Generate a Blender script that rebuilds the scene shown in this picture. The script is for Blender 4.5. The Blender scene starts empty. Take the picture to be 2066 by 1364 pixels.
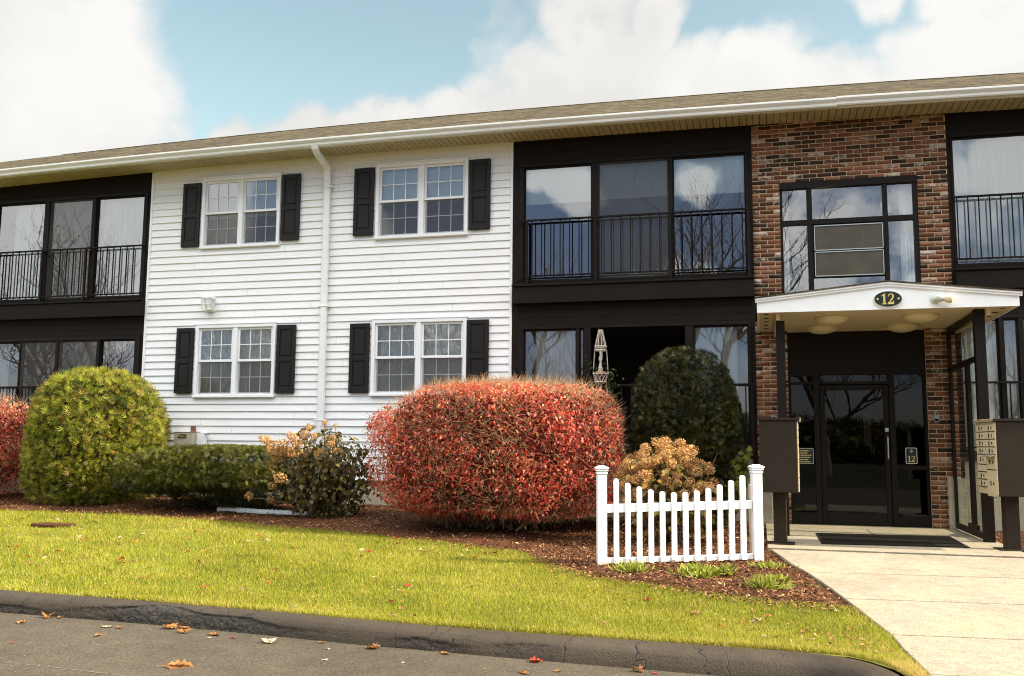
import bpy, math, random
import numpy as np
from mathutils import Vector, Matrix
random.seed(7); rng = np.random.default_rng(7)
S = bpy.context.scene
COL = S.collection
rad = math.radians

# ------------------------------------------------------------------ camera
cd = bpy.data.cameras.new("camera"); cam = bpy.data.objects.new("camera", cd); COL.objects.link(cam)
CAM = Vector((0, -14.4, 1.133))
fw = Vector((-0.25705632, 0.95960406, 0.11437703)); rt = Vector((0.96616942, 0.25775478, 0.00889529)); up = Vector((0.02094527, -0.11279418, 0.99339759))
M3 = Matrix((rt, up, -fw)).transposed()
cam.matrix_world = Matrix.Translation(CAM) @ M3.to_4x4()
cd.sensor_width = 36; cd.lens = 1861.98 * 36 / 2066; cd.clip_start = 0.1; cd.clip_end = 2000
S.camera = cam

# ------------------------------------------------------------------ world: Nishita sky with cumulus
SUN_EL, SUN_AZ = rad(32), rad(1)          # the sun stands to the right, a few degrees in front of the facade plane
SKY = 0.145
W = bpy.data.worlds.new("World"); S.world = W; W.use_nodes = True
nt = W.node_tree; nt.nodes.clear()
def N(t, **k):
    n = nt.nodes.new(t)
    for a, b in k.items(): setattr(n, a, b)
    return n
def L(a, b): nt.links.new(a, b)
def M(op, a, b=None, c=None, clamp=False):
    n = N('ShaderNodeMath', operation=op, use_clamp=clamp)
    for i, q in enumerate((a, b, c)):
        if q is None: continue
        if isinstance(q, (int, float)): n.inputs[i].default_value = q
        else: L(q, n.inputs[i])
    return n.outputs[0]
sky = N('ShaderNodeTexSky'); sky.sky_type = 'NISHITA'; sky.sun_disc = False
sky.sun_elevation = SUN_EL; sky.sun_rotation = rad(90) + SUN_AZ; sky.air_density = 1.0; sky.dust_density = .7; sky.ozone_density = 1.6
tc = N('ShaderNodeTexCoord')
nrm = N('ShaderNodeVectorMath', operation='NORMALIZE'); L(tc.outputs['Generated'], nrm.inputs[0]); DIR = nrm.outputs[0]
# cumulus banks: (azimuth from north clockwise, elevation, radius, weight) of round masses in the sky
def azel(u, v):
    d = fw * 1861.98 + rt * (u - 1033) + up * (682 - v); d.normalize(); return d
CL = [(60,150,250,1),(110,330,150,.8),(-150,60,330,1),(230,60,90,.7),
 (500,290,100,1),(610,270,105,1),(720,290,110,1),(830,290,95,1),(930,265,100,1),
 (1010,200,95,.9),(1110,180,150,1),(1220,110,120,1),(1310,20,85,1),(1180,20,110,.8),(1000,80,60,.6),(1330,200,130,1),(1450,205,120,1),
 (1560,210,120,1),(1660,250,110,1),(1780,230,110,1),(1900,140,140,1),(2010,60,150,1),(2080,160,150,1),(2250,60,260,1),
 (1720,0,60,.75),(1950,-120,120,1),(1010,20,60,.5)]
wp = N('ShaderNodeTexNoise'); wp.inputs['Scale'].default_value = 7; wp.inputs['Detail'].default_value = 5; L(DIR, wp.inputs['Vector'])
wv = N('ShaderNodeVectorMath', operation='SUBTRACT'); L(wp.outputs['Color'], wv.inputs[0]); wv.inputs[1].default_value = (.5, .5, .5)
wm = N('ShaderNodeVectorMath', operation='SCALE'); L(wv.outputs[0], wm.inputs[0]); wm.inputs['Scale'].default_value = 0.16
wa = N('ShaderNodeVectorMath', operation='ADD'); L(DIR, wa.inputs[0]); L(wm.outputs[0], wa.inputs[1])
wn = N('ShaderNodeVectorMath', operation='NORMALIZE'); L(wa.outputs[0], wn.inputs[0])
dens = None
CLS = [(1605,480,42,1),(1585,442,20,1),(1655,444,24,1),(1730,440,14,.9),(1700,540,36,.9),(1690,610,30,.9),(1820,560,34,.8),(1335,560,60,1),(1255,590,50,.8),(1460,575,60,.9),(1125,365,60,.95),(1430,350,62,.9),(2010,340,90,.9),(2100,250,120,1),(700,480,90,.9),(420,400,120,.9),(150,460,240,1),(-200,300,200,1),(900,640,90,1),(560,640,80,.9)]  # clouds mirrored in the panes; some enlarged to brighten curtains and shades
for (u, v, r, w) in CL + [(a, b, c, -d) for a, b, c, d in CLS]:
    dd = N('ShaderNodeVectorMath', operation='DOT_PRODUCT'); L(wn.outputs[0], dd.inputs[0]); vv = azel(u, v)
    if w < 0: vv.y = -vv.y; w = -w
    dd.inputs[1].default_value = vv
    a = r / 1950.0
    mr = N('ShaderNodeMapRange', interpolation_type='SMOOTHSTEP'); L(dd.outputs['Value'], mr.inputs[0])
    mr.inputs[1].default_value = math.cos(a * 1.3); mr.inputs[2].default_value = math.cos(a * 0.45); mr.inputs[4].default_value = w
    dens = mr.outputs[0] if dens is None else M('MAXIMUM', dens, mr.outputs[0])
# scattered cumulus elsewhere, plus overhead cloud cover added to light the siding
sep = N('ShaderNodeSeparateXYZ'); L(DIR, sep.inputs[0])
n1 = N('ShaderNodeTexNoise'); n1.inputs['Scale'].default_value = 3.2; n1.inputs['Detail'].default_value = 7; n1.inputs['Roughness'].default_value = .55; L(DIR, n1.inputs['Vector'])
mb = N('ShaderNodeMapRange', interpolation_type='SMOOTHSTEP'); L(n1.outputs['Fac'], mb.inputs[0]); mb.inputs[1].default_value = .58; mb.inputs[2].default_value = .70
south = N('ShaderNodeMapRange'); L(sep.outputs['Y'], south.inputs[0]); south.inputs[1].default_value = .35; south.inputs[2].default_value = .0
dens = M('MAXIMUM', dens, M('MULTIPLY', mb.outputs[0], south.outputs[0]))
hi = N('ShaderNodeMapRange', interpolation_type='SMOOTHSTEP'); L(sep.outputs['Z'], hi.inputs[0]); hi.inputs[1].default_value = .46; hi.inputs[2].default_value = .62  # added high cloud cover, out of view, as fill light for the siding
mh = N('ShaderNodeMapRange', interpolation_type='SMOOTHSTEP'); L(n1.outputs['Fac'], mh.inputs[0]); mh.inputs[1].default_value = .36; mh.inputs[2].default_value = .52
dens = M('MAXIMUM', dens, M('MULTIPLY', mh.outputs[0], hi.outputs[0]))
n2 = N('ShaderNodeTexNoise'); n2.inputs['Scale'].default_value = 9; n2.inputs['Detail'].default_value = 9; n2.inputs['Roughness'].default_value = .6; L(DIR, n2.inputs['Vector'])
dd2 = M('ADD', dens, M('MULTIPLY', M('SUBTRACT', n2.outputs['Fac'], .5), 1.55))
cm = N('ShaderNodeMapRange', interpolation_type='SMOOTHSTEP'); L(dd2, cm.inputs[0]); cm.inputs[1].default_value = .14; cm.inputs[2].default_value = .86
cr = N('ShaderNodeValToRGB'); L(dd2, cr.inputs[0])
cr.color_ramp.elements[0].position = .3; cr.color_ramp.elements[0].color = (.74, .81, .84, 1)
cr.color_ramp.elements[1].position = .9; cr.color_ramp.elements[1].color = (1, .985, .95, 1)
skm = N('ShaderNodeVectorMath', operation='MULTIPLY'); L(sky.outputs[0], skm.inputs[0]); skm.inputs[1].default_value = (SKY * 1.62, SKY * 1.19, SKY * .76)
# the air over the horizon away from the view is clear and deep blue
lowz = N('ShaderNodeMapRange', interpolation_type='SMOOTHSTEP'); L(sep.outputs['Z'], lowz.inputs[0]); lowz.inputs[1].default_value = .55; lowz.inputs[2].default_value = .12
sfac = M('MULTIPLY', lowz.outputs[0], south.outputs[0])
dk = N('ShaderNodeMix', data_type='RGBA'); L(sfac, dk.inputs[0]); dk.inputs[6].default_value = (.72, .86, .93, 1); dk.inputs[7].default_value = (.36, .45, .80, 1)
sk2 = N('ShaderNodeVectorMath', operation='MULTIPLY'); L(skm.outputs[0], sk2.inputs[0]); L(dk.outputs[2], sk2.inputs[1])
ccm = N('ShaderNodeVectorMath', operation='SCALE'); L(cr.outputs[0], ccm.inputs[0]); CLOUDV = ccm.inputs['Scale']; n3 = N('ShaderNodeTexNoise'); n3.inputs['Scale'].default_value = 5; n3.inputs['Detail'].default_value = 6; L(wn.outputs[0], n3.inputs['Vector']); shd = N('ShaderNodeMapRange'); L(n3.outputs['Fac'], shd.inputs[0]); shd.inputs[1].default_value = .35; shd.inputs[2].default_value = .6; shd.inputs[3].default_value = .88; shd.inputs[4].default_value = 1.04
br = N('ShaderNodeMapRange', interpolation_type='SMOOTHSTEP'); L(sep.outputs['Z'], br.inputs[0]); br.inputs[1].default_value = .50; br.inputs[2].default_value = .72; br.inputs[3].default_value = .44; br.inputs[4].default_value = 1.2  # overhead clouds made brighter than visible ones to light the walls
lo_s = N('ShaderNodeMapRange'); L(sep.outputs['Y'], lo_s.inputs[0]); lo_s.inputs[1].default_value = -.1; lo_s.inputs[2].default_value = .3; lo_s.inputs[3].default_value = 2.3; lo_s.inputs[4].default_value = 1  # southern clouds boosted to whiten pane reflections and fill the facade
L(M('MULTIPLY', M('MULTIPLY', br.outputs[0], shd.outputs[0]), lo_s.outputs[0]), CLOUDV)
mx = N('ShaderNodeMix', data_type='RGBA'); L(cm.outputs[0], mx.inputs[0]); L(sk2.outputs[0], mx.inputs[6]); L(ccm.outputs[0], mx.inputs[7])
bg = N('ShaderNodeBackground'); L(mx.outputs[2], bg.inputs[0]); bg.inputs[1].default_value = 1.0
wo = N('ShaderNodeOutputWorld'); L(bg.outputs[0], wo.inputs[0])

# ------------------------------------------------------------------ sun, exposure
sl = bpy.data.lights.new("sun", 'SUN'); sl.energy = 5.0; sl.angle = rad(.55); sl.color = (1, .89, .70)
so = bpy.data.objects.new("sun", sl); COL.objects.link(so)
sd = Vector((math.cos(SUN_EL) * math.cos(SUN_AZ), -math.cos(SUN_EL) * math.sin(SUN_AZ), math.sin(SUN_EL)))
so.rotation_euler = sd.to_track_quat('Z', 'Y').to_euler(); so.location = sd * 60
S.view_settings.view_transform = 'Standard'; S.view_settings.look = 'None'; S.view_settings.gamma = 1
S.view_settings.exposure = 1.1
S.render.engine = 'CYCLES'
cy = S.cycles; cy.max_bounces = 7; cy.diffuse_bounces = 3; cy.glossy_bounces = 3; cy.transmission_bounces = 4; cy.transparent_max_bounces = 12
cy.use_denoising = True; cy.denoiser = 'OPENIMAGEDENOISE'; cy.denoising_input_passes = 'RGB_ALBEDO_NORMAL'; cy.denoising_prefilter = 'NONE'; cy.denoising_quality = 'HIGH';
W.cycles.sampling_method = 'MANUAL'; W.cycles.sample_map_resolution = 1024
if 1:
    cy.pixel_filter_type = 'BLACKMAN_HARRIS'; cy.filter_width = 1.05; cy.caustics_reflective = False; cy.caustics_refractive = False; cy.sample_clamp_indirect = 6

# ------------------------------------------------------------------ materials
def mat(name):
    m = bpy.data.materials.new(name); m.use_nodes = True; m.node_tree.nodes.clear(); return m
class G:                                   # small node-graph helper
    def __init__(s, m): s.t = m.node_tree
    def n(s, t, **k):
        q = s.t.nodes.new(t)
        for a, b in k.items(): setattr(q, a, b)
        return q
    def l(s, a, b): s.t.links.new(a, b)
    def noise(s, scale, detail=3, rough=.5, vec=None, stretch=None):
        q = s.n('ShaderNodeTexNoise'); q.inputs['Scale'].default_value = scale; q.inputs['Detail'].default_value = detail; q.inputs['Roughness'].default_value = rough
        c = s.n('ShaderNodeTexCoord').outputs['Object'] if vec is None else vec
        if stretch:
            mp = s.n('ShaderNodeMapping'); mp.inputs['Scale'].default_value = stretch; s.l(c, mp.inputs[0]); c = mp.outputs[0]
        s.l(c, q.inputs['Vector']); return q.outputs['Fac']
    def ramp(s, fac, stops, interp='LINEAR'):
        r = s.n('ShaderNodeValToRGB'); s.l(fac, r.inputs[0]); cr = r.color_ramp; cr.interpolation = interp
        while len(cr.elements) < len(stops): cr.elements.new(.5)
        for e, (p, c) in zip(cr.elements, stops): e.position = p; e.color = (*c, 1) if len(c) == 3 else c
        return r.outputs[0]
    def mix(s, f, a, b, mode='MIX'):
        q = s.n('ShaderNodeMix', data_type='RGBA', blend_type=mode)
        for i, v in ((0, f), (6, a), (7, b)):
            if isinstance(v, (int, float)): q.inputs[i].default_value = v
            elif isinstance(v, tuple): q.inputs[i].default_value = (*v, 1)
            else: s.l(v, q.inputs[i])
        return q.outputs[2]
    def bump(s, h, strength=.3, dist=.01):
        b = s.n('ShaderNodeBump'); b.inputs['Strength'].default_value = strength; b.inputs['Distance'].default_value = dist; s.l(h, b.inputs['Height']); return b.outputs[0]
    def pbr(s, col, rough=.6, nrm=None, spec=.5, metal=0):
        p = s.n('ShaderNodeBsdfPrincipled'); o = s.n('ShaderNodeOutputMaterial'); s.l(p.outputs[0], o.inputs[0])
        if isinstance(col, tuple): p.inputs['Base Color'].default_value = (*col, 1)
        else: s.l(col, p.inputs['Base Color'])
        if isinstance(rough, (int, float)): p.inputs['Roughness'].default_value = rough
        else: s.l(rough, p.inputs['Roughness'])
        p.inputs['Specular IOR Level'].default_value = spec; p.inputs['Metallic'].default_value = metal
        if nrm: s.l(nrm, p.inputs['Normal'])
        return p
def paint(name, c, rough=.5, var=.12, scale=6, bump=.05, stretch=None, spec=.4, metal=0, fine=60):
    m = mat(name); g = G(m)
    f = g.noise(scale, 6, .65, stretch=stretch); f2 = g.noise(fine, 3, .6, stretch=stretch)
    d = tuple(x * (1 - var) for x in c); b = tuple(min(1, x * (1 + var * .6)) for x in c)
    col = g.ramp(f, [(.3, d), (.7, b)])
    g.pbr(col, rough, g.bump(f2, bump, .01), spec, metal); return m
MT = {}
MT['siding'] = paint('white_vinyl', (.86, .855, .85), .45, .06, 1.2, .05, (.3, 1, 1))
MT['trim'] = paint('white_trim', (.86, .865, .88), .4, .04, 3, .02)
MT['cream'] = paint('cream_metal', (.84, .84, .81), .4, .08, 3, .03, (.4, 1, 1))
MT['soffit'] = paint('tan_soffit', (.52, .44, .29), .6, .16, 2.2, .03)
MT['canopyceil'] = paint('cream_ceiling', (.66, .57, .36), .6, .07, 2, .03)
MT['brown'] = paint('dark_brown_paint', (.0125, .0088, .0066), .65, .22, 5, .10, (.5, 1, 1), .12)
MT['brown2'] = paint('bronze_frame', (.0115, .0078, .0056), .5, .2, 7, .04, None, .15)
MT['shutter'] = paint('brown_black_shutter', (.0105, .0075, .006), .5, .15, 8, .06, None, .3)
MT['mailbrown'] = paint('bronze_mailbox', (.026, .0185, .0120), .55, .12, 5, .05, None, .15)
MT['mailtan'] = paint('tan_mailbox_doors', (.50, .42, .27), .45, .08, 8, .04)
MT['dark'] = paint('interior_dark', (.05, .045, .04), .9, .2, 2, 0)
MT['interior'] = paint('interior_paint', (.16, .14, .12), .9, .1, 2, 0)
MT['black'] = paint('black_rubber', (.011, .009, .007), .9, .2, 20, .3, None, .1)
MT['fence'] = paint('white_vinyl_fence', (.86, .86, .86), .35, .03, 4, .01)
def fence_mat():
    m = mat('white_vinyl_fence'); g = G(m)
    gm = g.n('ShaderNodeNewGeometry'); sp = g.n('ShaderNodeSeparateXYZ'); g.l(gm.outputs['Position'], sp.inputs[0])
    mr = g.n('ShaderNodeMapRange'); g.l(sp.outputs['Z'], mr.inputs[0]); mr.inputs[1].default_value = -.02; mr.inputs[2].default_value = -.16
    f = g.noise(24, 5, .7); f2 = g.noise(3, 5, .6, stretch=(2, 2, .5))
    k = g.n('ShaderNodeMath', operation='MULTIPLY', use_clamp=True); g.l(mr.outputs[0], k.inputs[0]); g.l(g.ramp(f, [(.38, (0, 0, 0)), (.6, (1, 1, 1))]), k.inputs[1])
    c = g.mix(k.outputs[0], g.ramp(f2, [(.3, (.78, .78, .76)), (.6, (.86, .86, .86))]), (.34, .22, .12)); g.pbr(c, .38, g.bump(f, .02, .01), .4); return m
MT['fence'] = fence_mat()
MT['gold'] = paint('gold_leaf', (.62, .50, .18), .5, .1, 30, .05)
MT['signblack'] = paint('black_sign_face', (.014, .017, .014), .4, .2, 20, .03)
MT['lampglass'] = paint('cream_lamp_dome', (.72, .62, .40), .35, .03, 4, .0)
MT['lampgreen'] = paint('white_enamel_lamp', (.55, .58, .50), .35, .2, 20, .05)
MT['cord'] = paint('macrame_cord', (.58, .52, .42), .9, .1, 40, .3)
MT['terra'] = paint('terracotta', (.33, .11, .05), .8, .15, 20, .1)
MT['roadline'] = paint('worn_line_paint', (.17, .15, .115), .9, .3, 30, .2)
MT['greybox'] = paint('putty_metal_box', (.50, .44, .33), .5, .08, 8, .04)
MT['rust'] = paint('rusty_pipe', (.20, .09, .05), .8, .3, 30, .2)
MT['wood'] = paint('twig_bark', (.20, .125, .07), .9, .3, 25, .3)
MT['bark'] = paint('grey_bark', (.15, .12, .09), .9, .3, 10, .5)
MT['hydstem'] = paint('hydrangea_stem', (.16, .10, .05), .9, .3, 25, .2)
MT['twig'] = paint('tan_twig', (.40, .26, .13), .8, .3, 25, .2)
MT['shade'] = paint('roller_shade', (.82, .84, .82), .8, .04, 3, .04, (1, 1, .2))
MT['blind'] = paint('blind_cloth', (.62, .62, .58), .8, .05, 3, .05)
MT['metalgrey'] = paint('brushed_metal', (.5, .5, .48), .35, .1, 30, .02, None, .5, .8)
MT['lock'] = paint('grey_lockbox', (.33, .34, .32), .45, .1, 20, .05)

def curtain_mat():
    m = mat('curtain_cloth'); g = G(m)
    f = g.noise(3, 4, .6, stretch=(5, 1, .3))
    col = g.ramp(f, [(.3, (.76, .77, .76)), (.7, (.90, .90, .89))])
    p = g.pbr(col, .9); t = g.n('ShaderNodeBsdfTranslucent'); g.l(col, t.inputs[0])
    mx = g.n('ShaderNodeMixShader'); mx.inputs[0].default_value = .12; g.l(p.outputs[0], mx.inputs[1]); g.l(t.outputs[0], mx.inputs[2])
    o = [n for n in m.node_tree.nodes if n.type == 'OUTPUT_MATERIAL'][0]; g.l(mx.outputs[0], o.inputs[0]); return m
MT['curtain'] = curtain_mat()

def glass(name, refl=.34, wav=.25, scale=2.2, tint=(.86, .90, .88), dist=.004, fres=1.):
    m = mat(name); g = G(m)
    h = g.noise(scale, 3, .5)
    nb = g.bump(h, wav, dist)
    gl = g.n('ShaderNodeBsdfGlossy'); gl.inputs['Roughness'].default_value = .006; gl.inputs[0].default_value = (.93, .95, 1, 1); g.l(nb, gl.inputs['Normal'])
    tr = g.n('ShaderNodeBsdfTransparent'); tr.inputs[0].default_value = (*tint, 1)
    lw = g.n('ShaderNodeFresnel'); lw.inputs[0].default_value = 1.5
    a = g.n('ShaderNodeMath', operation='MULTIPLY_ADD'); g.l(lw.outputs[0], a.inputs[0]); a.inputs[1].default_value = (1 - refl) * fres; a.inputs[2].default_value = refl
    mx = g.n('ShaderNodeMixShader'); g.l(a.outputs[0], mx.inputs[0]); g.l(tr.outputs[0], mx.inputs[1]); g.l(gl.outputs[0], mx.inputs[2])
    o = g.n('ShaderNodeOutputMaterial'); g.l(mx.outputs[0], o.inputs[0]); return m
MT['glass'] = glass('window_glass', .16, .12, 2.0)
MT['glasswavy'] = glass('wavy_sash_glass', .18, .9, 5.5, dist=.006)
MT['glassdark'] = glass('entry_glass', .0, .1, 2, (.28, .25, .20), fres=.8)
MT['glassclear'] = glass('clear_side_glass', .07, .1, 2, (.80, .84, .74), fres=.12)

def screen_mat(name, op=.6, c=(.06, .055, .05)):
    m = mat(name); g = G(m)
    tr = g.n('ShaderNodeBsdfTransparent'); df = g.n('ShaderNodeBsdfDiffuse'); df.inputs[0].default_value = (*c, 1)
    mx = g.n('ShaderNodeMixShader'); mx.inputs[0].default_value = op; g.l(tr.outputs[0], mx.inputs[1]); g.l(df.outputs[0], mx.inputs[2])
    o = g.n('ShaderNodeOutputMaterial'); g.l(mx.outputs[0], o.inputs[0]); return m
MT['screen'] = screen_mat('insect_screen', .42, (.10, .095, .085))
MT['acpanel'] = paint('grey_brown_panel', (.085, .07, .045), .25, .25, 3, .05, None, .4)

def roof_mat():
    m = mat('asphalt_shingles'); g = G(m)
    tcn = g.n('ShaderNodeTexCoord'); mp = g.n('ShaderNodeMapping'); g.l(tcn.outputs['Object'], mp.inputs[0]); mp.inputs['Scale'].default_value = (1, 1.09, 0)
    b = g.n('ShaderNodeTexBrick'); g.l(mp.outputs[0], b.inputs[0]); b.offset = .37
    b.inputs['Scale'].default_value = 1; b.inputs['Brick Width'].default_value = .24; b.inputs['Row Height'].default_value = .14; b.inputs['Mortar Size'].default_value = .006
    b.inputs['Color1'].default_value = (.035, .027, .014, 1); b.inputs['Color2'].default_value = (.17, .13, .07, 1); b.inputs['Mortar'].default_value = (.035, .028, .018, 1)
    f = g.noise(120, 4, .7); f2 = g.noise(.8, 4, .6); f5 = g.noise(7, 4, .75, stretch=(1, 1.6, 0))
    c = g.mix(1.0, b.outputs['Color'], g.ramp(f5, [(.36, (.25, .24, .22)), (.62, (1, .98, .92))]), 'MULTIPLY'); c = g.mix(.4, c, g.ramp(f, [(.3, (.3, .3, .3)), (.65, (.7, .68, .64))]), 'OVERLAY')
    c = g.mix(.2, c, g.ramp(f2, [(.3, (.05, .04, .02)), (.7, (.11, .085, .045))]))
    g.pbr(c, .9, g.bump(f, .9, .02), .2); return m
MT['roof'] = roof_mat()

def attr_mat(name, stops, rough=.6, trans=.3, spec=.3, bumpn=None):
    m = mat(name); g = G(m)
    a = g.n('ShaderNodeAttribute'); a.attribute_name = 'tint'
    c = g.ramp(a.outputs['Fac'], stops)
    p = g.pbr(c, rough, None, spec)
    if bumpn: g.l(g.bump(g.noise(bumpn, 3, .6), .5, .01), p.inputs['Normal'])
    if trans:
        t = g.n('ShaderNodeBsdfTranslucent'); g.l(c, t.inputs[0])
        mx = g.n('ShaderNodeMixShader'); mx.inputs[0].default_value = trans; g.l(p.outputs[0], mx.inputs[1]); g.l(t.outputs[0], mx.inputs[2])
        o = [n for n in m.node_tree.nodes if n.type == 'OUTPUT_MATERIAL'][0]; g.l(mx.outputs[0], o.inputs[0])
    return m
MT['thuja'] = attr_mat('arborvitae_leaf', [(0, (.025, .035, .006)), (.35, (.13, .15, .014)), (.75, (.36, .36, .032)), (.93, (.38, .34, .06)), (1, (.30, .14, .04))], .6, .3)
MT['yewm'] = attr_mat('yew_needle', [(0, (.008, .009, .002)), (.5, (.022, .023, .004)), (.9, (.10, .10, .011)), (1, (.2, .2, .03))], .5, .2)
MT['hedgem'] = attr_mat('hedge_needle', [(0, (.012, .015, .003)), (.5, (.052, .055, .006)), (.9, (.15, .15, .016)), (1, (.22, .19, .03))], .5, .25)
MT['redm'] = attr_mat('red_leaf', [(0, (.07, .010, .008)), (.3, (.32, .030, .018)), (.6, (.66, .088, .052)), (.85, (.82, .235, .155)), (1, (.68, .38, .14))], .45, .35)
MT['hydleaf'] = attr_mat('hydrangea_leaf', [(0, (.03, .024, .008)), (.5, (.10, .08, .020)), (.8, (.34, .25, .05)), (1, (.56, .27, .04))], .5, .3)
MT['hydhead'] = attr_mat('dried_flower', [(0, (.20, .085, .03)), (.5, (.52, .28, .10)), (.85, (.68, .43, .18)), (1, (.72, .52, .30))], .8, .25)
MT['grassm'] = attr_mat('grass_blade', [(0, (.04, .05, .006)), (.35, (.18, .205, .013)), (.75, (.38, .37, .028)), (.93, (.52, .46, .09)), (1, (.50, .34, .14))], .6, .35)
MT['peren'] = attr_mat('perennial_blade', [(0, (.06, .07, .012)), (.5, (.20, .24, .02)), (1, (.36, .36, .07))], .5, .3)
MT['chip'] = attr_mat('bark_chip', [(0, (.03, .011, .004)), (.5, (.13, .052, .020)), (.9, (.36, .165, .065)), (1, (.5, .32, .16))], .8, 0)
MT['leafdry'] = attr_mat('dry_leaf', [(0, (.16, .055, .02)), (.5, (.36, .16, .045)), (1, (.48, .28, .11))], .6, .25, bumpn=60)
MT['leafred'] = attr_mat('fallen_red_leaf', [(0, (.30, .03, .02)), (1, (.5, .07, .03))], .6, .25)
MT['leafpale'] = attr_mat('pale_dry_leaf', [(0, (.5, .34, .2)), (1, (.72, .58, .42))], .7, .2, bumpn=60)
MT['greenleaf'] = attr_mat('house_plant_leaf', [(0, (.02, .04, .01)), (1, (.07, .12, .03))], .4, .3)

def brick_mat():
    m = mat('clay_brick'); g = G(m)
    a = g.n('ShaderNodeAttribute'); a.attribute_name = 'tint'
    c = g.ramp(a.outputs['Fac'], [(0, (.026, .016, .011)), (.22, (.048, .026, .016)), (.35, (.09, .034, .018)), (.6, (.185, .068, .034)), (.85, (.25, .105, .058)), (1, (.30, .15, .09))])
    w = g.n('ShaderNodeAttribute'); w.attribute_name = 'wash'
    f = g.noise(22, 5, .65, stretch=(.7, 1, 1.4)); f3 = g.noise(70, 3, .7)
    ad = g.n('ShaderNodeMath', operation='ADD'); g.l(w.outputs['Fac'], ad.inputs[0]); g.l(f, ad.inputs[1])
    k = g.ramp(ad.outputs[0], [(.74, (0, 0, 0)), (.95, (1, 1, 1))])
    c = g.mix(.5, c, g.ramp(f3, [(.3, (.3, .3, .3)), (.7, (.72, .7, .68))]), 'OVERLAY')
    c = g.mix(k, c, (.52, .42, .34))
    g.pbr(c, .85, g.bump(f3, .5, .006), .25); return m
MT['brick'] = brick_mat()
MT['mortar'] = paint('tan_mortar', (.60, .48, .31), .95, .18, 14, .4)

def concrete_mat(name, c, agg=.35, s=160):
    m = mat(name); g = G(m)
    f = g.noise(s, 3, .7); f2 = g.noise(1.3, 6, .65); f4 = g.noise(9, 5, .6)
    base = g.ramp(f2, [(.25, tuple(x * .74 for x in c)), (.5, c), (.7, (c[0]*1.14, c[1]*1.10, c[2]*.96))])
    base = g.mix(.35, base, g.ramp(f4, [(.3, (.32, .30, .27)), (.7, (.66, .66, .66))]), 'OVERLAY')
    col = g.mix(agg, base, g.ramp(f, [(.35, (.22, .18, .12)), (.5, (.5, .5, .5)), (.68, (.8, .76, .7))]), 'OVERLAY')
    g.pbr(col, .9, g.bump(f, .6, .006), .2); return m
MT['concrete'] = concrete_mat('exposed_aggregate_concrete', (.265, .23, .175), .5, 62)
MT['foundation'] = concrete_mat('foundation_concrete', (.40, .36, .28), .3, 60)

def asphalt_mat():
    m = mat('asphalt_paving'); g = G(m)
    f = g.noise(75, 4, .8); f2 = g.noise(.5, 5, .6); f4 = g.noise(4, 5, .6)
    base = g.ramp(f2, [(.3, (.050, .039, .025)), (.7, (.072, .057, .038))])
    base = g.mix(.5, base, g.ramp(f4, [(.35, (.4, .4, .4)), (.65, (.6, .6, .6))]), 'OVERLAY')
    v = g.n('ShaderNodeTexVoronoi'); v.inputs['Scale'].default_value = 34; g.l(g.n('ShaderNodeTexCoord').outputs['Object'], v.inputs['Vector'])
    k = g.ramp(v.outputs['Distance'], [(.10, (1, 1, 1)), (.2, (0, 0, 0))])
    sep = g.n('ShaderNodeSeparateColor'); g.l(v.outputs['Color'], sep.inputs[0]); k2 = g.ramp(sep.outputs[0], [(.86, (0, 0, 0)), (.9, (1, 1, 1))])
    kk = g.mix(1.0, k, k2, 'MULTIPLY')
    col = g.mix(kk, base, (.22, .19, .15))
    col = g.mix(.9, col, g.ramp(f, [(.36, (.15, .15, .15)), (.64, (.85, .84, .82))]), 'OVERLAY')
    g.pbr(col, .85, g.bump(f, .7, .006), .3); return m
MT['asphalt'] = asphalt_mat()
def kerb_mat():
    m = mat('sealed_asphalt_kerb'); g = G(m)
    f = g.noise(90, 4, .7); f2 = g.noise(2.0, 6, .7); f4 = g.noise(48, 5, .75)
    col = g.ramp(f2, [(.3, (.028, .0185, .0095)), (.7, (.056, .039, .022))])
    col = g.mix(.5, col, g.ramp(f4, [(.35, (.35, .35, .35)), (.7, (.66, .64, .6))]), 'OVERLAY')
    a = g.n('ShaderNodeAttribute'); a.attribute_name = 'rough'
    col = g.mix(a.outputs['Fac'], col, g.ramp(f4, [(.42, (.006, .0045, .003)), (.68, (.075, .058, .036))]))
    v = g.n('ShaderNodeTexVoronoi', feature='DISTANCE_TO_EDGE'); v.inputs['Scale'].default_value = 2.3
    nn = g.n('ShaderNodeTexNoise'); nn.inputs['Scale'].default_value = 7; tcn = g.n('ShaderNodeTexCoord'); g.l(tcn.outputs['Object'], nn.inputs['Vector'])
    vm = g.n('ShaderNodeVectorMath', operation='MULTIPLY_ADD'); g.l(nn.outputs['Color'], vm.inputs[0]); vm.inputs[1].default_value = (.16, .16, .16); mpk = g.n('ShaderNodeMapping'); mpk.inputs['Scale'].default_value = (1, .25, .25); g.l(tcn.outputs['Object'], mpk.inputs[0]); g.l(mpk.outputs[0], vm.inputs[2]); g.l(vm.outputs[0], v.inputs['Vector'])
    cr = g.ramp(v.outputs['Distance'], [(.003, (1, 1, 1)), (.010, (0, 0, 0))])
    sel = g.ramp(g.noise(.9, 2), [(.48, (0, 0, 0)), (.56, (1, 1, 1))]); cr = g.mix(1.0, cr, sel, 'MULTIPLY')
    col = g.mix(cr, col, (.005, .004, .003))
    hb = g.mix(.5, f4, cr, 'SUBTRACT')
    g.pbr(col, .6, g.bump(hb, .7, .012), .35); return m
MT['kerb'] = kerb_mat()
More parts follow.
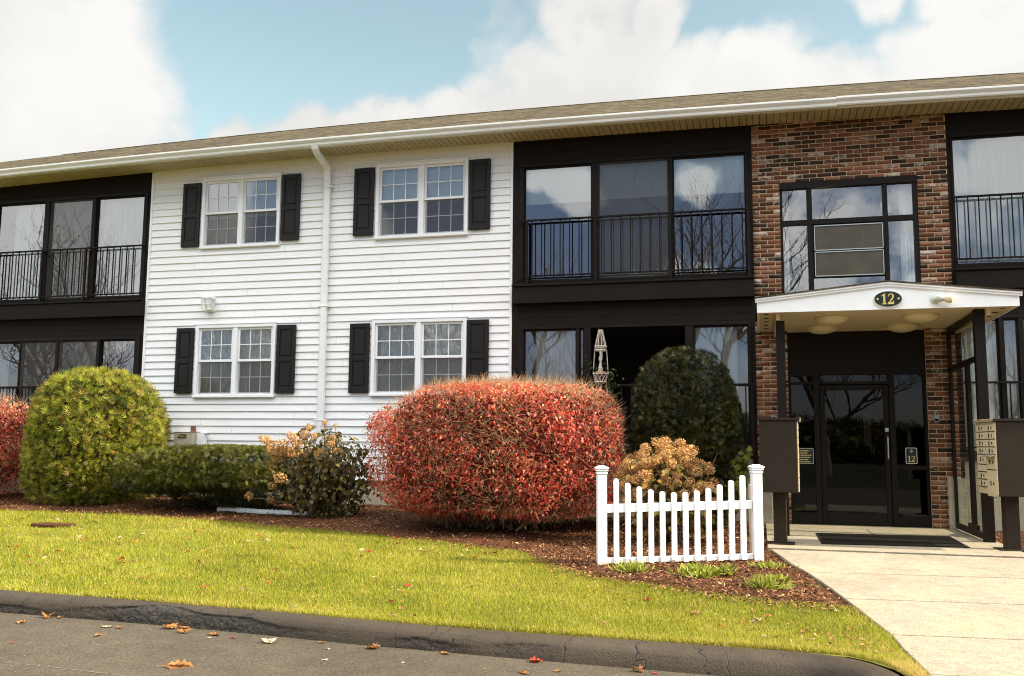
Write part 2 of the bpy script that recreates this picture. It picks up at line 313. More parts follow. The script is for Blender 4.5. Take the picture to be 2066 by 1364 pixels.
def soil_mat(name, stops, s=9):
    m = mat(name); g = G(m); f = g.noise(s, 6, .7); f2 = g.noise(90, 3, .7)
    g.pbr(g.mix(.5, g.ramp(f, stops), g.ramp(f2, [(.3, (.3, .3, .3)), (.7, (.75, .7, .65))]), 'OVERLAY'), .95, g.bump(f2, .8, .01), .15); return m
MT['mulch'] = soil_mat('mulch_soil', [(.3, (.030, .012, .005)), (.7, (.10, .040, .015))])
MT['lawnm'] = soil_mat('lawn_turf', [(.3, (.10, .11, .014)), (.7, (.20, .21, .026))], 3)
MT['groundm'] = soil_mat('far_ground', [(.3, (.022, .024, .008)), (.7, (.04, .036, .014))], 1)

def emis(name, c, s):
    m = mat(name); g = G(m); e = g.n('ShaderNodeEmission'); e.inputs[0].default_value = (*c, 1); e.inputs[1].default_value = s
    o = g.n('ShaderNodeOutputMaterial'); g.l(e.outputs[0], o.inputs[0]); return m
MT['bulb'] = emis('lit_bulb', (1, .85, .6), 9)

# ------------------------------------------------------------------ mesh helpers
class MB:
    def __init__(s): s.v = []; s.f = []
    def add(s, vs, fs):
        o = len(s.v); s.v += [tuple(q) for q in vs]; s.f += [tuple(i + o for i in q) for q in fs]; return s
    def box(s, x0, x1, y0, y1, z0, z1, bev=0):
        if bev:
            b = min(bev, (x1-x0)*.45, (y1-y0)*.45, (z1-z0)*.45); vs = []
            # chamfered box: 24 vertices
            for sx, X in ((-1, x0), (1, x1)):
                for sy, Y in ((-1, y0), (1, y1)):
                    for sz, Z in ((-1, z0), (1, z1)):
                        vs += [(X, Y - sy*b, Z - sz*b), (X - sx*b, Y, Z - sz*b), (X - sx*b, Y - sy*b, Z)]
            I = lambda i, j, k, a: (i*4 + j*2 + k)*3 + a
            fs = [(I(0,0,0,0), I(0,0,1,0), I(0,1,1,0), I(0,1,0,0)), (I(1,0,0,0), I(1,1,0,0), I(1,1,1,0), I(1,0,1,0)),
                  (I(0,0,0,1), I(1,0,0,1), I(1,0,1,1), I(0,0,1,1)), (I(0,1,0,1), I(0,1,1,1), I(1,1,1,1), I(1,1,0,1)),
                  (I(0,0,0,2), I(0,1,0,2), I(1,1,0,2), I(1,0,0,2)), (I(0,0,1,2), I(1,0,1,2), I(1,1,1,2), I(0,1,1,2))]
            for i in (0, 1):
                for j in (0, 1): fs.append((I(i,j,0,0), I(i,j,0,1), I(i,j,1,1), I(i,j,1,0)))
                for k in (0, 1): fs.append((I(i,0,k,0), I(i,0,k,2), I(i,1,k,2), I(i,1,k,0)))
            for j in (0, 1):
                for k in (0, 1): fs.append((I(0,j,k,1), I(0,j,k,2), I(1,j,k,2), I(1,j,k,1)))
            for i in (0, 1):
                for j in (0, 1):
                    for k in (0, 1): fs.append((I(i,j,k,0), I(i,j,k,1), I(i,j,k,2)))
            return s.add(vs, fs)
        return s.add([(x0,y0,z0),(x1,y0,z0),(x1,y1,z0),(x0,y1,z0),(x0,y0,z1),(x1,y0,z1),(x1,y1,z1),(x0,y1,z1)],
                     [(0,3,2,1),(4,5,6,7),(0,1,5,4),(1,2,6,5),(2,3,7,6),(3,0,4,7)])
    def tube(s, pts, r, n=6, cap=True):
        pts = [Vector(p) for p in pts]; rs = r if isinstance(r, (list, tuple)) else [r] * len(pts)
        vs = []; fs = []; ref = None
        for i, p in enumerate(pts):
            t = (pts[min(i+1, len(pts)-1)] - pts[max(i-1, 0)]); t.normalize()
            if ref is None: ref = t.orthogonal().normalized()
            a = (ref - t * ref.dot(t)); a = a.normalized() if a.length > 1e-5 else t.orthogonal().normalized(); ref = a; b = t.cross(a)
            for k in range(n):
                an = 2*math.pi*k/n; vs.append(p + (a*math.cos(an) + b*math.sin(an)) * rs[i])
        for i in range(len(pts)-1):
            for k in range(n): fs.append((i*n+k, i*n+(k+1) % n, (i+1)*n+(k+1) % n, (i+1)*n+k))
        if cap: fs.append(tuple(range(n))[::-1]); fs.append(tuple((len(pts)-1)*n + k for k in range(n)))
        return s.add(vs, fs)
    def prism(s, poly, axis, a, b):
        """extrude a 2D polygon along an axis: axis 'y' takes (x,z), 'x' takes (y,z), 'z' takes (x,y)"""
        f = {'y': lambda p, t: (p[0], t, p[1]), 'x': lambda p, t: (t, p[0], p[1]), 'z': lambda p, t: (p[0], p[1], t)}[axis]
        n = len(poly); vs = [f(p, a) for p in poly] + [f(p, b) for p in poly]
        fs = [tuple(range(n))[::-1], tuple(range(n, 2*n))] + [(i, (i+1) % n, n + (i+1) % n, n+i) for i in range(n)]
        return s.add(vs, fs)
    def lathe(s, prof, c=(0, 0, 0), n=20, axis='z'):
        vs = []; fs = []
        for (r, h) in prof:
            for k in range(n):
                a = 2*math.pi*k/n; x, y = r*math.cos(a), r*math.sin(a)
                vs.append({'z': (c[0]+x, c[1]+y, c[2]+h), 'y': (c[0]+x, c[1]+h, c[2]+y), 'x': (c[0]+h, c[1]+x, c[2]+y)}[axis])
        for i in range(len(prof)-1):
            for k in range(n): fs.append((i*n+k, i*n+(k+1) % n, (i+1)*n+(k+1) % n, (i+1)*n+k))
        return s.add(vs, fs)
    def xf(s, mtx):
        s.v = [tuple(mtx @ Vector(p)) for p in s.v]; return s
    def build(s, name, m, parent=None, smooth=False, recalc=True):
        off = base_of(parent); me = bpy.data.meshes.new(name)
        me.from_pydata([(a-off[0], b-off[1], c-off[2]) for a, b, c in s.v], [], s.f)
        if recalc:
            import bmesh
            b = bmesh.new(); b.from_mesh(me); bmesh.ops.recalc_face_normals(b, faces=b.faces); b.to_mesh(me); b.free()
        me.materials.append(m if not isinstance(m, str) else MT[m])
        if smooth: me.polygons.foreach_set('use_smooth', [True]*len(me.polygons))
        o = bpy.data.objects.new(name, me); COL.objects.link(o)
        if parent is not None: o.parent = parent
        return o
def base_of(p):
    t = Vector((0, 0, 0))
    while p is not None: t = t + p.location; p = p.parent
    return t
def tag(o, label=None, cat=None, group=None, kind=None):
    if label: o['label'] = label
    if cat: o['category'] = cat
    if group: o['group'] = group
    if kind: o['kind'] = kind
    return o
def thing(name, loc, label, cat, group=None):
    o = bpy.data.objects.new(name, None); COL.objects.link(o); o.location = loc; o.empty_display_size = .2
    return tag(o, label, cat, group)
def npmesh(name, V, F, m, parent=None, attrs=None, smooth=False, world=True):
    """V (n,3), F (k, 3|4) arrays"""
    off = base_of(parent) if world else Vector((0, 0, 0)); V = np.asarray(V, dtype=np.float32) - np.array(off, dtype=np.float32)
    me = bpy.data.meshes.new(name); n, k = len(V), F.shape[1]
    me.vertices.add(n); me.vertices.foreach_set('co', V.ravel())
    me.loops.add(F.size); me.loops.foreach_set('vertex_index', F.ravel().astype(np.int32))
    me.polygons.add(len(F)); me.polygons.foreach_set('loop_start', np.arange(0, F.size, k, dtype=np.int32)); me.polygons.foreach_set('loop_total', np.full(len(F), k, dtype=np.int32))
    if smooth: me.polygons.foreach_set('use_smooth', np.ones(len(F), dtype=bool))
    me.update(calc_edges=True)
    for an, av in (attrs or {}).items():
        a = me.attributes.new(an, 'FLOAT', 'POINT'); a.data.foreach_set('value', np.asarray(av, dtype=np.float32))
    me.materials.append(MT[m] if isinstance(m, str) else m)
    o = bpy.data.objects.new(name, me); COL.objects.link(o)
    if parent is not None: o.parent = parent
    return o
def unit(a): return a / np.maximum(np.linalg.norm(a, axis=-1, keepdims=True), 1e-9)
def scatter(T, TF, pos, nrm, scale, spin=None, axis_hint=None):
    """copies of a template (z = its normal, y = its length) on points with given normals"""
    n = len(pos); z = unit(nrm); h = rng.normal(size=(n, 3)) if axis_hint is None else axis_hint
    y = unit(h - z * (h*z).sum(1, keepdims=True)); x = np.cross(y, z)
    T = np.asarray(T, float); sc = np.asarray(scale).reshape(-1, 1, 1)
    V = (T[None, :, 0:1]*x[:, None] + T[None, :, 1:2]*y[:, None] + T[None, :, 2:3]*z[:, None]) * sc + pos[:, None]
    F = np.asarray(TF)[None] + (np.arange(n) * len(T))[:, None, None]
    return V.reshape(-1, 3), F.reshape(-1, F.shape[-1])
def merge(parts):
    Vs, Fs, As, o = [], [], [], 0
    for V, F, A in parts: Vs.append(V); Fs.append(F + o); As.append(A); o += len(V)
    return np.concatenate(Vs), np.concatenate(Fs), np.concatenate(As)
def noise3(p, f, seed=0):
    """cheap smooth pseudo-noise from sines, about -1..1"""
    r = np.random.default_rng(seed); s = 0
    for i in range(6):
        d = unit(r.normal(size=3)) * f * (1 + i*.45); s = s + np.sin(p @ d + r.uniform(0, 6.28)) / (1 + i*.35)
    return s / 2.6
# ------------------------------------------------------------------ terrain
def sstep(a, b, x):
    t = np.clip((np.asarray(x, float) - a) / (b - a), 0, 1); return t*t*(3 - 2*t)
def gh(x, y):
    x = np.asarray(x, float); y = np.asarray(y, float)
    b = 0.13 + (-0.03 - 0.13) * np.clip((x + 9) / 8, 0, 1)
    tl = np.clip((-y - 1.0) / 6.2, 0, 1); tr = np.clip((-y - 3.2) / 4.0, 0, 1); k = sstep(-2.0, 0.3, x)
    return b + (-.28 - b) * (tl * (1-k) + tr * k)
KB = np.array([(-60,-4.5),(-30,-5.6),(-14,-6.6),(-9,-6.92),(-6.97,-7.0),(-5.55,-7.07),(-4.25,-7.17),(-3.05,-7.30),(-1.86,-7.38),(-1.09,-7.43),(-.37,-7.45),(.30,-7.46),(.56,-7.50),(.75,-7.68),(.87,-8.05),(.95,-8.6),(1.0,-9.4)]) - np.array([0, .03])
def kby(x): return np.interp(x, KB[:14, 0], KB[:14, 1])
ME = np.array([(-40,-2.3),(-16,-2.3),(-11.44,-2.36),(-9.99,-2.44),(-8.62,-2.50),(-7.45,-2.58),(-6.04,-2.88),(-4.88,-3.11),(-3.75,-3.43),(-2.75,-3.80),(-2.07,-4.63),(-1.62,-5.07),(-1.09,-5.39),(-.38,-5.82),(.24,-5.98),(.72,-6.05),(1.2,-6.05)])
def mey(x): return np.interp(x, ME[:, 0], ME[:, 1])
WE = np.array([(-9.2,1.02),(-7.97,.98),(-6.94,.91),(-6.05,.74),(-5.47,.62),(-4.74,.45),(-4.28,.30),(-3.53,.13),(-3.3,.06),(3,.06)])
def wex(y): return np.interp(y, WE[:, 0], WE[:, 1])
def rz(x): return -.42 + 0*np.asarray(x, float)
def grid(xs, ys, zf):
    X, Y = np.meshgrid(xs, ys, indexing='ij'); Z = zf(X, Y); V = np.stack([X, Y, Z], -1).reshape(-1, 3)
    a, b = X.shape; I = np.arange(a*b).reshape(a, b)
    return V, np.stack([I[:-1, :-1], I[1:, :-1], I[1:, 1:], I[:-1, 1:]], -1).reshape(-1, 4)
def bumpy(x, y, f=3., s=1): return noise3(np.stack([x, y, x*0], -1), f, s)

# the far ground, to the horizon
V, F = grid(np.linspace(-500, 500, 21), np.linspace(-500, 500, 21), lambda x, y: x*0 - .72)
tag(npmesh('ground', V, F, 'groundm'), kind='structure')
# the lawn across the road
V, F = grid(np.linspace(-90, 90, 61), np.linspace(-120, -23, 30), lambda x, y: -.5 + .012*(-23-y) + .05*bumpy(x, y, .3))
tag(npmesh('lawn', V, F, 'groundm'), kind='structure')
# lawn in front of the building, from the kerb to the walls
xs = np.concatenate([np.arange(-60, -16, 1.0), np.arange(-16, 1.3, .12)]); ts = np.linspace(0, 1, 64)
X = np.repeat(xs[:, None], 64, 1); yk = np.where(xs < .75, kby(xs), -7.68 - (xs-.75)*3.0) - .055
Y = yk[:, None] * (1-ts) + .3 * ts; Z = gh(X, Y) + .006*bumpy(X, Y, 2.5)
I = np.arange(X.size).reshape(X.shape)
tag(npmesh('lawn', np.stack([X, Y, Z], -1).reshape(-1, 3), np.stack([I[:-1, :-1], I[1:, :-1], I[1:, 1:], I[:-1, 1:]], -1).reshape(-1, 4), 'lawnm', smooth=True), kind='structure')
# bark mulch beds
def mulz(x, y):
    sd = (y - mey(x)) * .85 + .05*bumpy(x, y, 5, 3); nb = .012*bumpy(x, y, 9, 4) + .02*bumpy(x, y, 2.4, 5) + rng.uniform(-.006, .006, x.shape)
    on = (sd >= 0) & (x < wex(y) + .03)
    return gh(x, y) + np.where(on, 0, -.06) + (sstep(-.02, .10, sd) * .030 * np.where(x > wex(y) - .15, .3, 1) + nb*np.where(x > wex(y) - .15, .4, 1)) * on
V, F = grid(np.concatenate([np.arange(-16, -3, .07), np.arange(-3, 1.0, .035)]), np.arange(-6.2, .25, .045), mulz)
tag(npmesh('mulch_bed', V, F, 'mulch', smooth=False), kind='structure')
V, F = grid(np.arange(2.80, 7, .06), np.arange(-3.3, .25, .06), lambda x, y: -.01 + .012*bumpy(x, y, 9, 4) + rng.uniform(-.006, .006, x.shape))
tag(npmesh('mulch_bed', V, F, 'mulch'), kind='structure')

# road
V, F = grid(np.array([-150, -60, -10, -7, -5, -3, -1, 1, 2, 10, 60, 150.]), np.array([-23.2, -18, -14, -10, -9, -8, -7.2, -6.4, -5.6, -4.0]), lambda x, y: rz(x))
tag(npmesh('road', V, F, 'asphalt'), kind='structure')
# thin pale scuffed line on the asphalt at the lower left
mb = MB(); x = -6.4
while x < -3.3:
    l = random.uniform(.02, .09); yy = -8.79 - .075*(x + 6.0) - .012*math.sin(x*3); w_ = random.uniform(.0015, .004); mb.add([(x, yy-w_, -.4165), (x+l, yy-w_-.004, -.4165), (x+l, yy+w_, -.4165), (x, yy+w_, -.4165)], [(0, 1, 2, 3)]); x += l + random.choice([0, 0, .01, .04])
tag(mb.build('road_marking', 'roadline'), kind='structure')
# kerb of sealed asphalt, battered in the middle
def kerb():
    P = [np.array(KB[0])]
    for a, b in zip(KB[:-1], KB[1:]):
        L_ = np.linalg.norm(b-a); n = max(1, int(L_ / (.03 if a[0] > -9.5 else 1.5)))
        for i in range(1, n+1): P.append(a + (b-a)*i/n)
    P = np.array(P)
    k = np.ones(21)/21; pad = np.pad(P, ((10, 10), (0, 0)), 'edge'); P = np.stack([np.convolve(pad[:, i], k, 'valid') for i in (0, 1)], 1)
    T = np.gradient(P, axis=0); T = T / np.linalg.norm(T, axis=1, keepdims=True); Nn = np.stack([T[:, 1], -T[:, 0]], 1)      # outward to the road
    prof = [(.0, -.10), (.015, -.03), (.028, .002), (.06, .012), (.12, .012), (.17, .004), (.205, -.013), (.23, -.04), (.247, -.075), (.260, -.11), (.27, -.15), (.278, -.2), (.285, -.25), (.29, -.33)]
    # finer profile
    d = np.array([p[0] for p in prof]); h = np.array([p[1] for p in prof]); u = np.linspace(0, len(prof)-1, 40); d = np.interp(u, range(len(prof)), d); h = np.interp(u, range(len(prof)), h)
    n, m = len(P), len(d); zt = gh(P[:, 0], P[:, 1]); zt = np.where(P[:, 0] < .79, zt, zt)
    end = sstep(-8.1, -9.2, P[:, 1]) * .16
    fall = np.interp(P[:, 0], [-9, -5, -1, .5], [1.02, .93, .95, 1.1])
    X = P[:, 0:1] + Nn[:, 0:1]*d*fall[:, None]; Y = P[:, 1:2] + Nn[:, 1:2]*d*fall[:, None]; Z = zt[:, None] - end[:, None] + h[None, :] * np.where(h < 0, 1.0, 1)[None, :]
    Z = np.maximum(Z, rz(X) - .03)
    pts = np.stack([X, Y, Z], -1); nz = noise3(pts.reshape(-1, 3), 2.2, 8).reshape(n, m)
    low = sstep(-.02, -.10, h)[None, :]
    c = np.exp(-((X + 4.7)/1.15)**4) + .8*np.exp(-((X + 6.9)/.8)**4) + .8*np.exp(-((X + 2.45)/.32)**4) + .5*np.exp(-((X + 1.7)/.25)**4)
    edge = -.05 - .035*np.sin(X*1.7) + .03*noise3(pts.reshape(-1, 3), 6, 9).reshape(n, m)
    rough = np.clip(c, 0, 1) * (h[None, :] < edge) * (h[None, :] > -.30)
    rn = rng.uniform(-1, 1, (n, m))
    Y = Y + rough * (.014 + .006*rn) + .004*nz; Z = Z + .003*nz + rough * .004*rng.uniform(-1, 1, (n, m)) * (h > -.3)
    V = np.stack([X, Y, Z], -1).reshape(-1, 3); I = np.arange(n*m).reshape(n, m)
    F = np.stack([I[:-1, :-1], I[1:, :-1], I[1:, 1:], I[:-1, 1:]], -1).reshape(-1, 4)
    tag(npmesh('kerb', V, F, 'kerb', attrs={'rough': rough.ravel()}, smooth=True), kind='structure')
kerb()

# walkway: concrete slabs with joints; the porch slab at the door
def slab(poly, zf, th=.16, b=.004, name='walkway'):
    """polygon (x,y) as a bevelled slab whose top follows zf, subdivided"""
    import bmesh
    bm = bmesh.new(); c = np.mean(poly, 0)
    inner = [tuple(np.array(p) + (c-np.array(p)) / np.linalg.norm(c-np.array(p)) * b*1.6) for p in poly]
    t = [bm.verts.new((p[0], p[1], zf(*p))) for p in inner]; e = [bm.verts.new((p[0], p[1], zf(*p) - b)) for p in poly]; lo = [bm.verts.new((p[0], p[1], zf(*p) - th)) for p in poly]
    bm.faces.new(t); n = len(poly)
    for i in range(n):
        j = (i+1) % n; bm.faces.new((e[i], e[j], t[j], t[i])); bm.faces.new((lo[i], lo[j], e[j], e[i]))
    return bm
def slabs(name, polys, zf, m='concrete', kind='structure'):
    mb = MB()
    for p in polys:
        bm = slab(p, zf); bm.verts.index_update(); mb.add([v.co[:] for v in bm.verts], [[v.index for v in f.verts] for f in bm.faces]); bm.free()
    o = mb.build(name, m); return tag(o, kind=kind)
G_ = .022
yj = [-3.41, -4.66, -5.78, -6.92, -8.05, -9.25]
zw = lambda x, y: float(gh(.6, y)) + .03 if y < -3.3 else .0
ps = []
for a, b in zip(yj[:-1], yj[1:]):
    ta = a - G_/2; tb = b + G_/2; sa = 0 if a == yj[0] else .10
    pts = [(float(wex(tb)), tb), (4.8, tb + .30 if b != yj[0] else tb), (4.8, ta + (.30 if sa else 0)), (float(wex(ta)), ta)]
    ps.append(pts + [(float(wex(ta + (tb-ta)*q)) , ta + (tb-ta)*q) for q in (.33, .66)])
slabs('walkway', ps, zw)
slabs('walkway', [[(.06, -3.40), (2.78, -3.40), (2.78, -2.02), (.06, -2.02)], [(.06, -2.0), (1.40, -2.0), (1.40, -.55), (.06, -.55)], [(1.41, -2.0), (2.78, -2.0), (2.78, -.55), (1.41, -.55)], [(.06, -.535), (2.78, -.535), (2.78, .3), (.06, .3)]], lambda x, y: .004)

# ------------------------------------------------------------------ the building
B = thing('apartment_building', (-4, 0, 0), 'two-storey apartment building with white clapboard, dark brown bays and a brick entrance', 'building')
XL, XR = -17.5, 9.0
cam_x = lambda x: -.10 * (max(-1.4, min(1.2, (x + 5) / 8.7)))**2          # slight sag of the long eaves towards both ends
ZS = 6.14
def add_rects(mb, x0, x1, z0, z1, holes, y0, y1):
    """a wall slab with rectangular holes"""
    xs = sorted({x0, x1, *[h[0] for h in holes if x0 < h[0] < x1], *[h[1] for h in holes if x0 < h[1] < x1]})
    for a, b in zip(xs[:-1], xs[1:]):
        m = (a+b)/2; zz = [z0]
        for h in sorted([h for h in holes if h[0] <= m <= h[1]], key=lambda h: h[2]):
            if h[2] > zz[-1]: mb.box(a, b, y0, y1, zz[-1], h[2])
            zz.append(h[3])
        if zz[-1] < z1: mb.box(a, b, y0, y1, zz[-1], z1)
# shell: back and end walls, floors, partitions (dim rooms behind the panes)
sh = MB()
sh.box(XL, XR, 7.6, 7.8, -.6, ZS); sh.box(XL, XL+.2, .25, 7.6, -.6, ZS); sh.box(XR-.2, XR, .25, 7.6, -.6, ZS)
sh.box(XL+.2, -.05, .30, 4.2, .80, .98); sh.box(2.75, XR-.2, .30, 4.2, .80, .98)
sh.box(XL+.2, -.05, .30, 4.2, 3.20, 3.55); sh.box(2.75, XR-.2, .30, 4.2, 3.20, 3.55)
sh.box(XL+.2, XR-.2, .30, 4.2, 6.16, 6.3); sh.box(XL+.2, XR-.2, 4.2, 4.35, -.1, 6.16)
for x in (-10.83, -7.25, -3.9, -.12, 2.80): sh.box(x, x+.1, .30, 4.2, -.05, 6.16)
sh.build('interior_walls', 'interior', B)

# foundation
fd = MB(); fd.box(XL, -3.86, .02, .30, -.4, .42); fd.box(-3.86, -.05, .02, .30, -.4, .95); fd.box(2.78, XR, .02, .3, -.4, .95)
fd.box(-.04, .17, -.06, .30, -.3, .47, .01); fd.box(2.56, 2.80, -.06, .3, -.3, .71, .01)
fd.build('foundation', 'foundation', B)

# clapboard siding
WIN = [(-9.70, -8.12, 4.58, 5.89), (-6.30, -4.63, 4.59, 5.91), (-9.70, -8.11, 1.90, 3.20), (-6.31, -4.62, 1.91, 3.205)]
def siding():
    mb = MB(); P = .1277; k = 0
    z = 5.882
    lines = [z - P*i for i in range(-1, 44)]
    for zt, zb in zip(lines[:-1], lines[1:]):
        if zb < .40: break
        if zt > 5.95: zt = 6.01
        zc = (zt+zb)/2; cuts = [-10.76]
        for w in sorted(WIN):
            if w[2] + .05 < zc < w[3] - .05: cuts += [w[0]+.05, w[1]-.05]
        cuts.append(-3.88)
        segs_ = []
        for a, b in zip(cuts[::2], cuts[1::2]):
            sx_ = [a]; q = a + random.uniform(.5, 3.6)
            while q < b - .3: sx_ += [q - .0012, q + .0012]; q += 3.66
            sx_.append(b); segs_ += list(zip(sx_[::2], sx_[1::2]))
        for a, b in segs_:
            n = max(1, int((b-a)/.18)); vs = []; fs = []
            for i in range(n+1):
                x = a + (b-a)*i/n; w = .0010*math.sin(x*1.3 + zb*5) + .0007*math.sin(x*3.1 + zb*17) + random.uniform(-.0005, .0005)
                vs += [(x, .004, zt + .004), (x, -.0115 + w, zb + .035), (x, -.0165 + w*1.3, zb + .004), (x, -.0165 + w*1.3, zb - .002), (x, .004, zb - .003)]
            for i in range(n):
                for q in range(4): fs.append((i*5+q, (i+1)*5+q, (i+1)*5+q+1, i*5+q+1))
            mb.add(vs, fs)
    o = mb.build('clapboard_siding', 'siding', B); return o
siding()
for a, b in ((-10.79, -10.745), (-3.90, -3.858)): MB().box(a, b, -.028, .02, .40, 6.13, .004).build('corner_trim', 'trim', B)
MB().box(-10.745, -3.90, -.022, .004, 6.0, 6.14).build('frieze_board', 'trim', B)
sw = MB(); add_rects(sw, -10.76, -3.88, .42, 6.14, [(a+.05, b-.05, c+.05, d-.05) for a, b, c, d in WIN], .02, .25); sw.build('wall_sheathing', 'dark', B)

# double-hung twin windows with muntins
def twin(x0, x1, z0, z1, wavy, name='window'):
    w = MB(); t = .062; xm = (x0+x1)/2
    w.box(x0, x0+t, -.045, .06, z0+.05, z1, .006); w.box(x1-t, x1, -.045, .06, z0+.05, z1, .006); w.box(x0+t, x1-t, -.045, .06, z1-t, z1, .006)
    w.box(x0-.01, x1+.01, -.060, .06, z0, z0+.05, .008); w.box(xm-.045, xm+.045, -.040, .06, z0+.05, z1-t, .005)
    w.box(x0-.012, x1+.012, -.052, -.0, z1, z1+.022, .004)
    f = w.build(name, 'trim', B)
    for a, b in ((x0+t, xm-.045), (xm+.045, x1-t)):
        lo, hi = z0+.05, z1-t; zm = (lo+hi)/2 + .01; s = .040
        for up_, (c, d, y) in enumerate(((lo, zm+.02, .018), (zm-.02, hi, -.012))):
            m = MB(); m.box(a, a+s, y, y+.03, c, d, .004); m.box(b-s, b, y, y+.03, c, d, .004); m.box(a+s, b-s, y, y+.03, d-s, d, .004); m.box(a+s, b-s, y, y+.03, c, c+s*1.1, .004)
            m.build('sash', 'trim', f)
            g = MB(); gx0, gx1, gz0, gz1 = a+s, b-s, c+s*1.1, d-s
            for i in (1, 2): xx = gx0 + (gx1-gx0)*i/3; g.box(xx-.007, xx+.007, y+.004, y+.012, gz0, gz1)
            zz = (gz0+gz1)/2; g.box(gx0, gx1, y+.003, y+.0115, zz-.007, zz+.007)
            g.build('muntins', 'trim', f)
            q = MB(); q.add([(gx0-.004, y+.014, gz0-.004), (gx1+.004, y+.014, gz0-.004), (gx1+.004, y+.014, gz1+.004), (gx0-.004, y+.014, gz1+.004)], [(0, 1, 2, 3)])
            q.build('pane', 'glasswavy' if wavy else 'glass', f)
            if not up_:
                q = MB(); q.add([(gx0-.02, .002, gz0-.02), (gx1+.02, .002, gz0-.02), (gx1+.02, .002, gz1+.01), (gx0-.02, .002, gz1+.01)], [(0, 1, 2, 3)])
                q.build('insect_screen', 'screen', f)
    return f
for i, w in enumerate(WIN): twin(*w, wavy=(i >= 2))
# panelled shutters
def shutter(x0, x1, z0, z1):
    m = MB(); f = .062; y0, y1 = -.062, -.020; zm = z0 + (z1-z0)*.50
    m.box(x0, x0+f, y0, y1, z0, z1, .005); m.box(x1-f, x1, y0, y1, z0, z1, .005)
    m.box(x0+f, x1-f, y0, y1, z0, z0+.10, .004); m.box(x0+f, x1-f, y0, y1, z1-.075, z1, .004); m.box(x0+f, x1-f, y0, y1, zm-.05, zm+.03, .004)
    for a, b in ((z0+.10, zm-.05), (zm+.03, z1-.075)):
        m.box(x0+f, x1-f, y0+.018, y1, a, b); m.box(x0+f+.025, x1-f-.025, y0+.006, y0+.018, a+.03, b-.03, .006)
    return m.build('shutter', 'shutter', B)
for a, b, c, d in ((-10.09, -9.73, 4.63, 5.81), (-8.09, -7.73, 4.66, 5.85), (-6.70, -6.33, 4.67, 5.86), (-4.61, -4.24, 4.67, 5.87), (-10.08, -9.73, 1.98, 3.15), (-8.08, -7.72, 1.97, 3.16), (-6.70, -6.34, 1.97, 3.15), (-4.61, -4.24, 1.97, 3.16)): shutter(a, b, c, d)

# brown bays: panelled walls, bands, sliding door units with railings
def grooved(mb, x0, x1, y, z0, z1, step=.17):
    z = z0
    while z < z1 - .001:
        t = min(z1, z + step); mb.box(x0, x1, y, .22, z + .006, t); mb.box(x0, x1, y + .008, .22, z, z + .006); z = t
def bay(x0, x1, units_up, units_lo, post=.11):
    m = MB()
    grooved(m, x0, x1, -.004, 5.74, 6.14); m.box(x0, x0+post, -.012, .22, .44, 5.74); m.box(x1-post*.6, x1, -.012, .22, .44, 5.74)
    xa, xb = x0+post, x1-post*.6
    grooved(m, xa, xb, -.004, 3.04, 3.40, .12); grooved(m, xa, xb, .0, .95, 1.02, .1)
    m.build('brown_panel_wall', 'brown', B)
    m = MB(); m.box(x0+.03, x1-.002, -.13, -.014, 3.39, 3.665, .006); m.box(x0+.02, x1+.0, -.155, -.014, 3.668, 3.70, .006); m.box(x0+.05, x1-.02, -.05, -.014, 3.70, 3.735, .006)
    m.build('brown_band_board', 'brown', B)
    m = MB(); m.box(xa, xb, -.06, .06, .985, 1.035, .006); m.build('door_sill', 'brown', B)
    for units, z0, z1 in ((units_up, 3.735, 5.74), (units_lo, 1.03, 3.04)):
        fr = MB(); fr.box(xa, xb, -.03, .10, z1-.06, z1, .004); fr.box(xa, xb, -.03, .10, z0, z0+.035, .004)
        xs = [xa] + [u for q in units for u in (q[0], q[1])] + [xb]
        for a, b in zip(xs[::2], xs[1::2]):
            if b - a > .012: fr.box(a, b, -.03, .10, z0+.035, z1-.06, .004)
        f = fr.build('sliding_door_unit', 'brown2', B)
        for q in units:
            a, b = q[0], q[1]; kind = q[2]; y = q[3] if len(q) > 3 else .03
            s = .022
            if kind != 'open':
                r = MB(); r.box(a, a+s, y-.012, y+.02, z0+.035, z1-.06); r.box(b-s, b, y-.012, y+.02, z0+.035, z1-.06); r.box(a+s, b-s, y-.012, y+.02, z1-.06-.03, z1-.06); r.box(a+s, b-s, y-.012, y+.02, z0+.035, z0+.06)
                r.build('door_leaf', 'brown2', f)
                p = MB(); p.add([(a+s-.004, y+.004, z0+.055), (b-s+.004, y+.004, z0+.055), (b-s+.004, y+.004, z1-.085), (a+s-.004, y+.004, z1-.085)], [(0, 1, 2, 3)]); p.build('pane', 'glass', f)
            if 'screen' in kind:
                p = MB(); p.add([(a-.01, -.004, z0+.03), (b+.01, -.004, z0+.03), (b+.01, -.004, z1-.06), (a-.01, -.004, z1-.06)], [(0, 1, 2, 3)]); p.build('insect_screen', 'screen', f)
def railing(x0, x1, z0, z1, bars, posts, y=-.085):
    r = MB(); r.box(x0, x1, y-.02, y+.02, z1-.028, z1, .004); r.box(x0, x1, y-.012, y+.012, z0, z0+.025, .003)
    o = r.build('railing', 'brown2', B)
    for p in posts: MB().box(p-.022, p+.022, y-.018, y+.018, z0-.12, z1-.028, .003).build('railing_post', 'brown2', o)
    for b in bars: MB().box(b-.008, b+.008, y-.008, y+.008, z0+.025, z1-.028).build('baluster', 'brown2', o)
bay(-3.856, -.03, [(-3.67, -2.54, 'glass'), (-2.44, -1.31, 'glass screen'), (-1.25, -.13, 'glass')], [(-3.66, -2.79, 'glass'), (-2.745, -2.67, 'glass'), (-2.56, -1.08, 'open'), (-.96, -.13, 'glass')])
